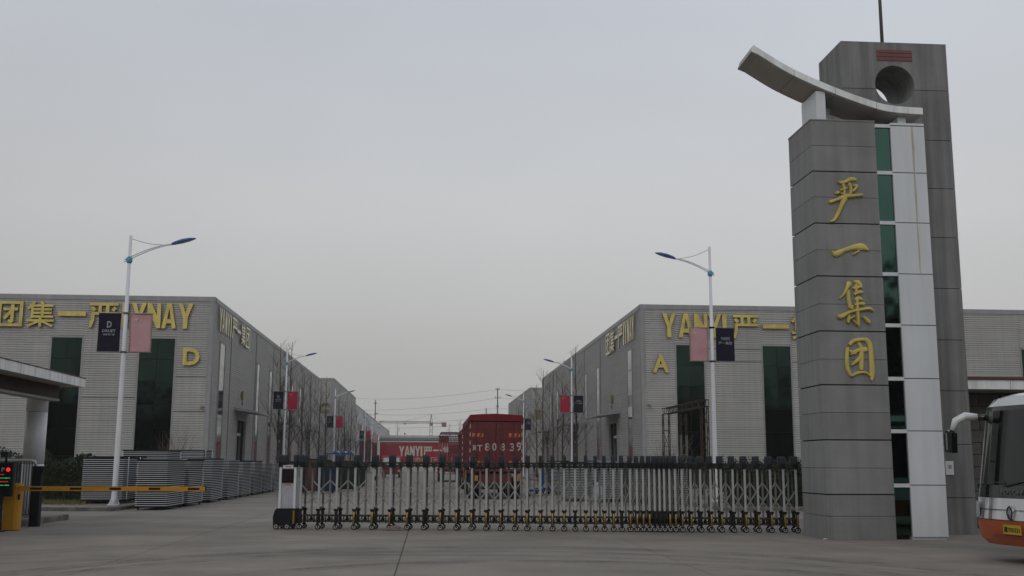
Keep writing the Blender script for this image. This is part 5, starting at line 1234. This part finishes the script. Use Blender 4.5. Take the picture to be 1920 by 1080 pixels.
# ------------------------------------------------------------------ skyline: poles, wires, crane
def upole(x, y, h, label, arms):
    t = thing('utility_pole', label, 'utility pole', (x, y, 0), 0, 'utility poles beyond the roofs')
    MB('pole_conc').tube((0, 0, 0), (0, 0, h), .22, .13, 8, 'pole_conc').build('pole', t)
    for z, w in arms:
        MB('pole_conc').bar((-w, 0, h - z), (w, 0, h - z), .12, .12, 'pole_conc').build('cross_arm', t)
        for sx in (-1, 1): MB('pole_conc').tube((sx * w * .8, 0, h - z + .06), (sx * w * .8, 0, h - z + .4), .06, .06, 6, 'pole_conc').build('insulator', t)
upole(-14.4, 282, 18.0, 'utility pole rising behind the far hall on the left', [(.9, .45)])
upole(15.9, 255, 19.6, 'tall utility pole right of the tarpaulin roof of the cargo truck', [(.4, .5), (2.4, .7), (4.5, .35)])
upole(15.0, 290, 16.6, 'faint utility pole just left of the tall one', [(2.6, 1.8), (5, .7)])
WG = 'overhead wires crossing the sky between the poles'
for k, (za, zb, ya, yb, lab) in enumerate(((18.0, 19.2, 282, 255, 'highest of the overhead wires'), (14.9, 17.2, 282, 255, 'second highest overhead wire'), (14.3, 14.8, 284, 256, 'overhead wire just below the second highest'), (11.8, 13.2, 286, 258, 'overhead wire level with the crane apex'), (11.0, 12.0, 290, 260, 'overhead wire just above the crane jib'), (8.9, 9.7, 290, 262, 'lowest overhead wire, below the crane jib'))):
    p = Vector((-24, ya, za + .5)); q = Vector((15.9, yb, zb)); q2 = Vector((60, yb - 8, zb + 1.0)); pts = []
    for i in range(13): f = i / 12; v = p.lerp(q, f); v.z -= 1.6 * math.sin(math.pi * f) * .7; pts.append(v)
    for i in range(1, 9): f = i / 8; v = q.lerp(q2, f); v.z -= 1.6 * math.sin(math.pi * f) * .7; pts.append(v)
    tag(MB('wire').path(pts, .028, 3, 'wire').build('power_line'), lab, 'wire', WG)

t = thing('tower_crane', 'distant tower crane above the red hoarding', 'crane', (.5, 640, 0))
b = MB('crane'); truss(b, (0, 0, 0), (0, 0, 25.5), 1.7, 'crane', 14, .22, .13); b.build('mast', t)
b = MB('crane'); b.bar((-.7, 0, 25.5), (0, 0, 30.5), .35, .35, 'crane'); b.bar((.7, 0, 25.5), (0, 0, 30.5), .35, .35, 'crane'); b.box(-.9, -.9, 24, .9, .9, 25.6, 'crane'); b.build('apex', t)
b = MB('crane')
for z, y in ((25.4, -.5), (25.4, .5), (26.4, 0)): b.bar((-31, y, z), (0, y, z), .26, .26, 'crane')
for k in range(31): b.bar((-31 + k, -.5, 25.4), (-30.5 + k, 0, 26.4), .09, .09, 'crane'); b.bar((-30 + k, .5, 25.4), (-30.5 + k, 0, 26.4), .09, .09, 'crane')
b.build('jib', t)
MB('crane').box(0, -.5, 25.2, 9.0, .5, 25.55, 'crane').build('counter_jib', t); MB('crane').box(6.2, -.7, 23.2, 9.0, .7, 25.9, 'crane').build('counterweight', t)
b = MB('wire'); b.bar((0, 0, 30.4), (-16, 0, 26.4), .1, .1, 'wire'); b.bar((0, 0, 30.4), (6.5, 0, 25.6), .1, .1, 'wire'); b.build('stay', t)
MB('crane').box(-16, -.6, 24.6, -15, .6, 25.3, 'crane').build('trolley', t); b = MB('wire'); b.bar((-15.5, 0, 24.6), (-15.5, 0, 19.5), .06, .06, 'wire'); b.build('hoist_rope', t); MB('steel_dark').box(-15.9, -.4, 18.5, -15.1, .4, 19.5, 'steel_dark').build('hook_block', t)

# ------------------------------------------------------------------ tree belt across the road behind the camera (it shows in the glass)
BG = 'roadside trees across the road behind the viewpoint'
for k, x in enumerate((-46, -37, -29, -21, -13, -5, 3, 11, 18, 26, 34, 43)):
    tree(x + R.uniform(-1.5, 1.5), -24 + R.uniform(-3, 3), k, R.uniform(1.7, 2.1), 'tall bare roadside tree across the road behind the viewpoint', BG, False, -.03)
r = random.Random(11); b = MB('leaf')
for cx in range(-70, 71, 7):
    hh = r.uniform(13, 18)
    b.box(cx - 3.0, -32, 0, cx + 3.4, -29, hh * .72, 'leaf')
    for _ in range(420):
        a = r.uniform(0, 6.28); q = r.random() ** .5; z = hh * r.random(); rr_ = 4.2 * (1 - .45 * (z / hh) ** 2) * q; s_ = r.uniform(.15, .45)
        c = Vector((cx + rr_ * math.cos(a), -30 + rr_ * math.sin(a) * .7 + 1, z)); u = Vector((r.uniform(-1, 1), r.uniform(-.4, .4), r.uniform(-1, 1))).normalized() * s_; v = u.cross(Vector((r.uniform(-.3, .3), 1, r.uniform(-.3, .3)))).normalized() * s_
        b.add([c - u, c - v, c + u, c + v], [(0, 1, 2, 3)], 'leaf')
stuff(tag(b.build('tree_belt', fix=False), 'dark evergreen belt across the road behind the viewpoint', 'trees'))

# ------------------------------------------------------------------ person sitting on the flatbed
def person(x, y, z, label):
    t = thing('person', label, 'person', (x, y, z))
    J = [(0, .1, 0), (0, .08, .28), (0, .03, .50), (0, .0, .60), (0, -.02, .74), (.19, .03, .47), (.26, -.02, .22), (.16, -.24, .12), (-.19, .03, .47), (-.26, -.02, .22), (-.16, -.24, .12), (.10, .06, -.02), (.12, -.36, .0), (.12, -.36, -.42), (.12, -.46, -.44), (-.10, .06, -.02), (-.12, -.36, .0), (-.12, -.36, -.42), (-.12, -.46, -.44)]
    E_ = [(0, 1), (1, 2), (2, 3), (3, 4), (2, 5), (5, 6), (6, 7), (2, 8), (8, 9), (9, 10), (0, 11), (11, 12), (12, 13), (13, 14), (0, 15), (15, 16), (16, 17), (17, 18)]
    rr = [.15, .15, .14, .06, .10, .075, .05, .04, .075, .05, .04, .10, .075, .05, .045, .10, .075, .05, .045]
    me = bpy.data.meshes.new('body'); me.from_pydata(J, E_, []); o = bpy.data.objects.new('body', me); COL.objects.link(o); o.parent = t
    md = o.modifiers.new('skin', 'SKIN'); 
    for i, v in enumerate(me.skin_vertices[0].data): v.radius = (rr[i], rr[i] * .9); v.use_root = (i == 0)
    o.modifiers.new('sub', 'SUBSURF').levels = 1; me.materials.append(MATS['cloth_grey'])
    b = MB('skin'); b.path([(0, -.02, .62), (0, -.03, .70), (0, -.03, .80), (0, -.02, .86)], [.05, .09, .095, .06], 10, 'skin'); b.box(-.015, -.145, .71, .015, -.11, .76, 'skin'); b.build('head', t)
    b = MB('blue_plastic'); b.path([(0, -.02, .79), (0, -.02, .80), (0, -.02, .86), (0, -.02, .92), (0, -.02, .945)], [.15, .125, .12, .08, .02], 14, 'lamp_blue'); b.build('helmet', t)
person(2.05, 100.75, 1.25, 'person in grey clothes and a blue helmet sitting on the tail of the flatbed')

# ------------------------------------------------------------------ haze
HZ_ON = True
if HZ_ON:
    hm = bpy.data.materials.new('haze'); hm.use_nodes = True; N = hm.node_tree.nodes; N.clear()
    oo = N.new('ShaderNodeOutputMaterial'); pv = N.new('ShaderNodeVolumePrincipled'); pv.inputs['Density'].default_value = .00032
    pv.inputs['Color'].default_value = (.93, .92, .92, 1); pv.inputs['Anisotropy'].default_value = .0
    hm.node_tree.links.new(pv.outputs[0], oo.inputs['Volume']); MATS['haze'] = hm
    o = MB('haze').box(-1510, -60, -1.1, 1510, 2510, 40, 'haze').build('haze'); stuff(o)
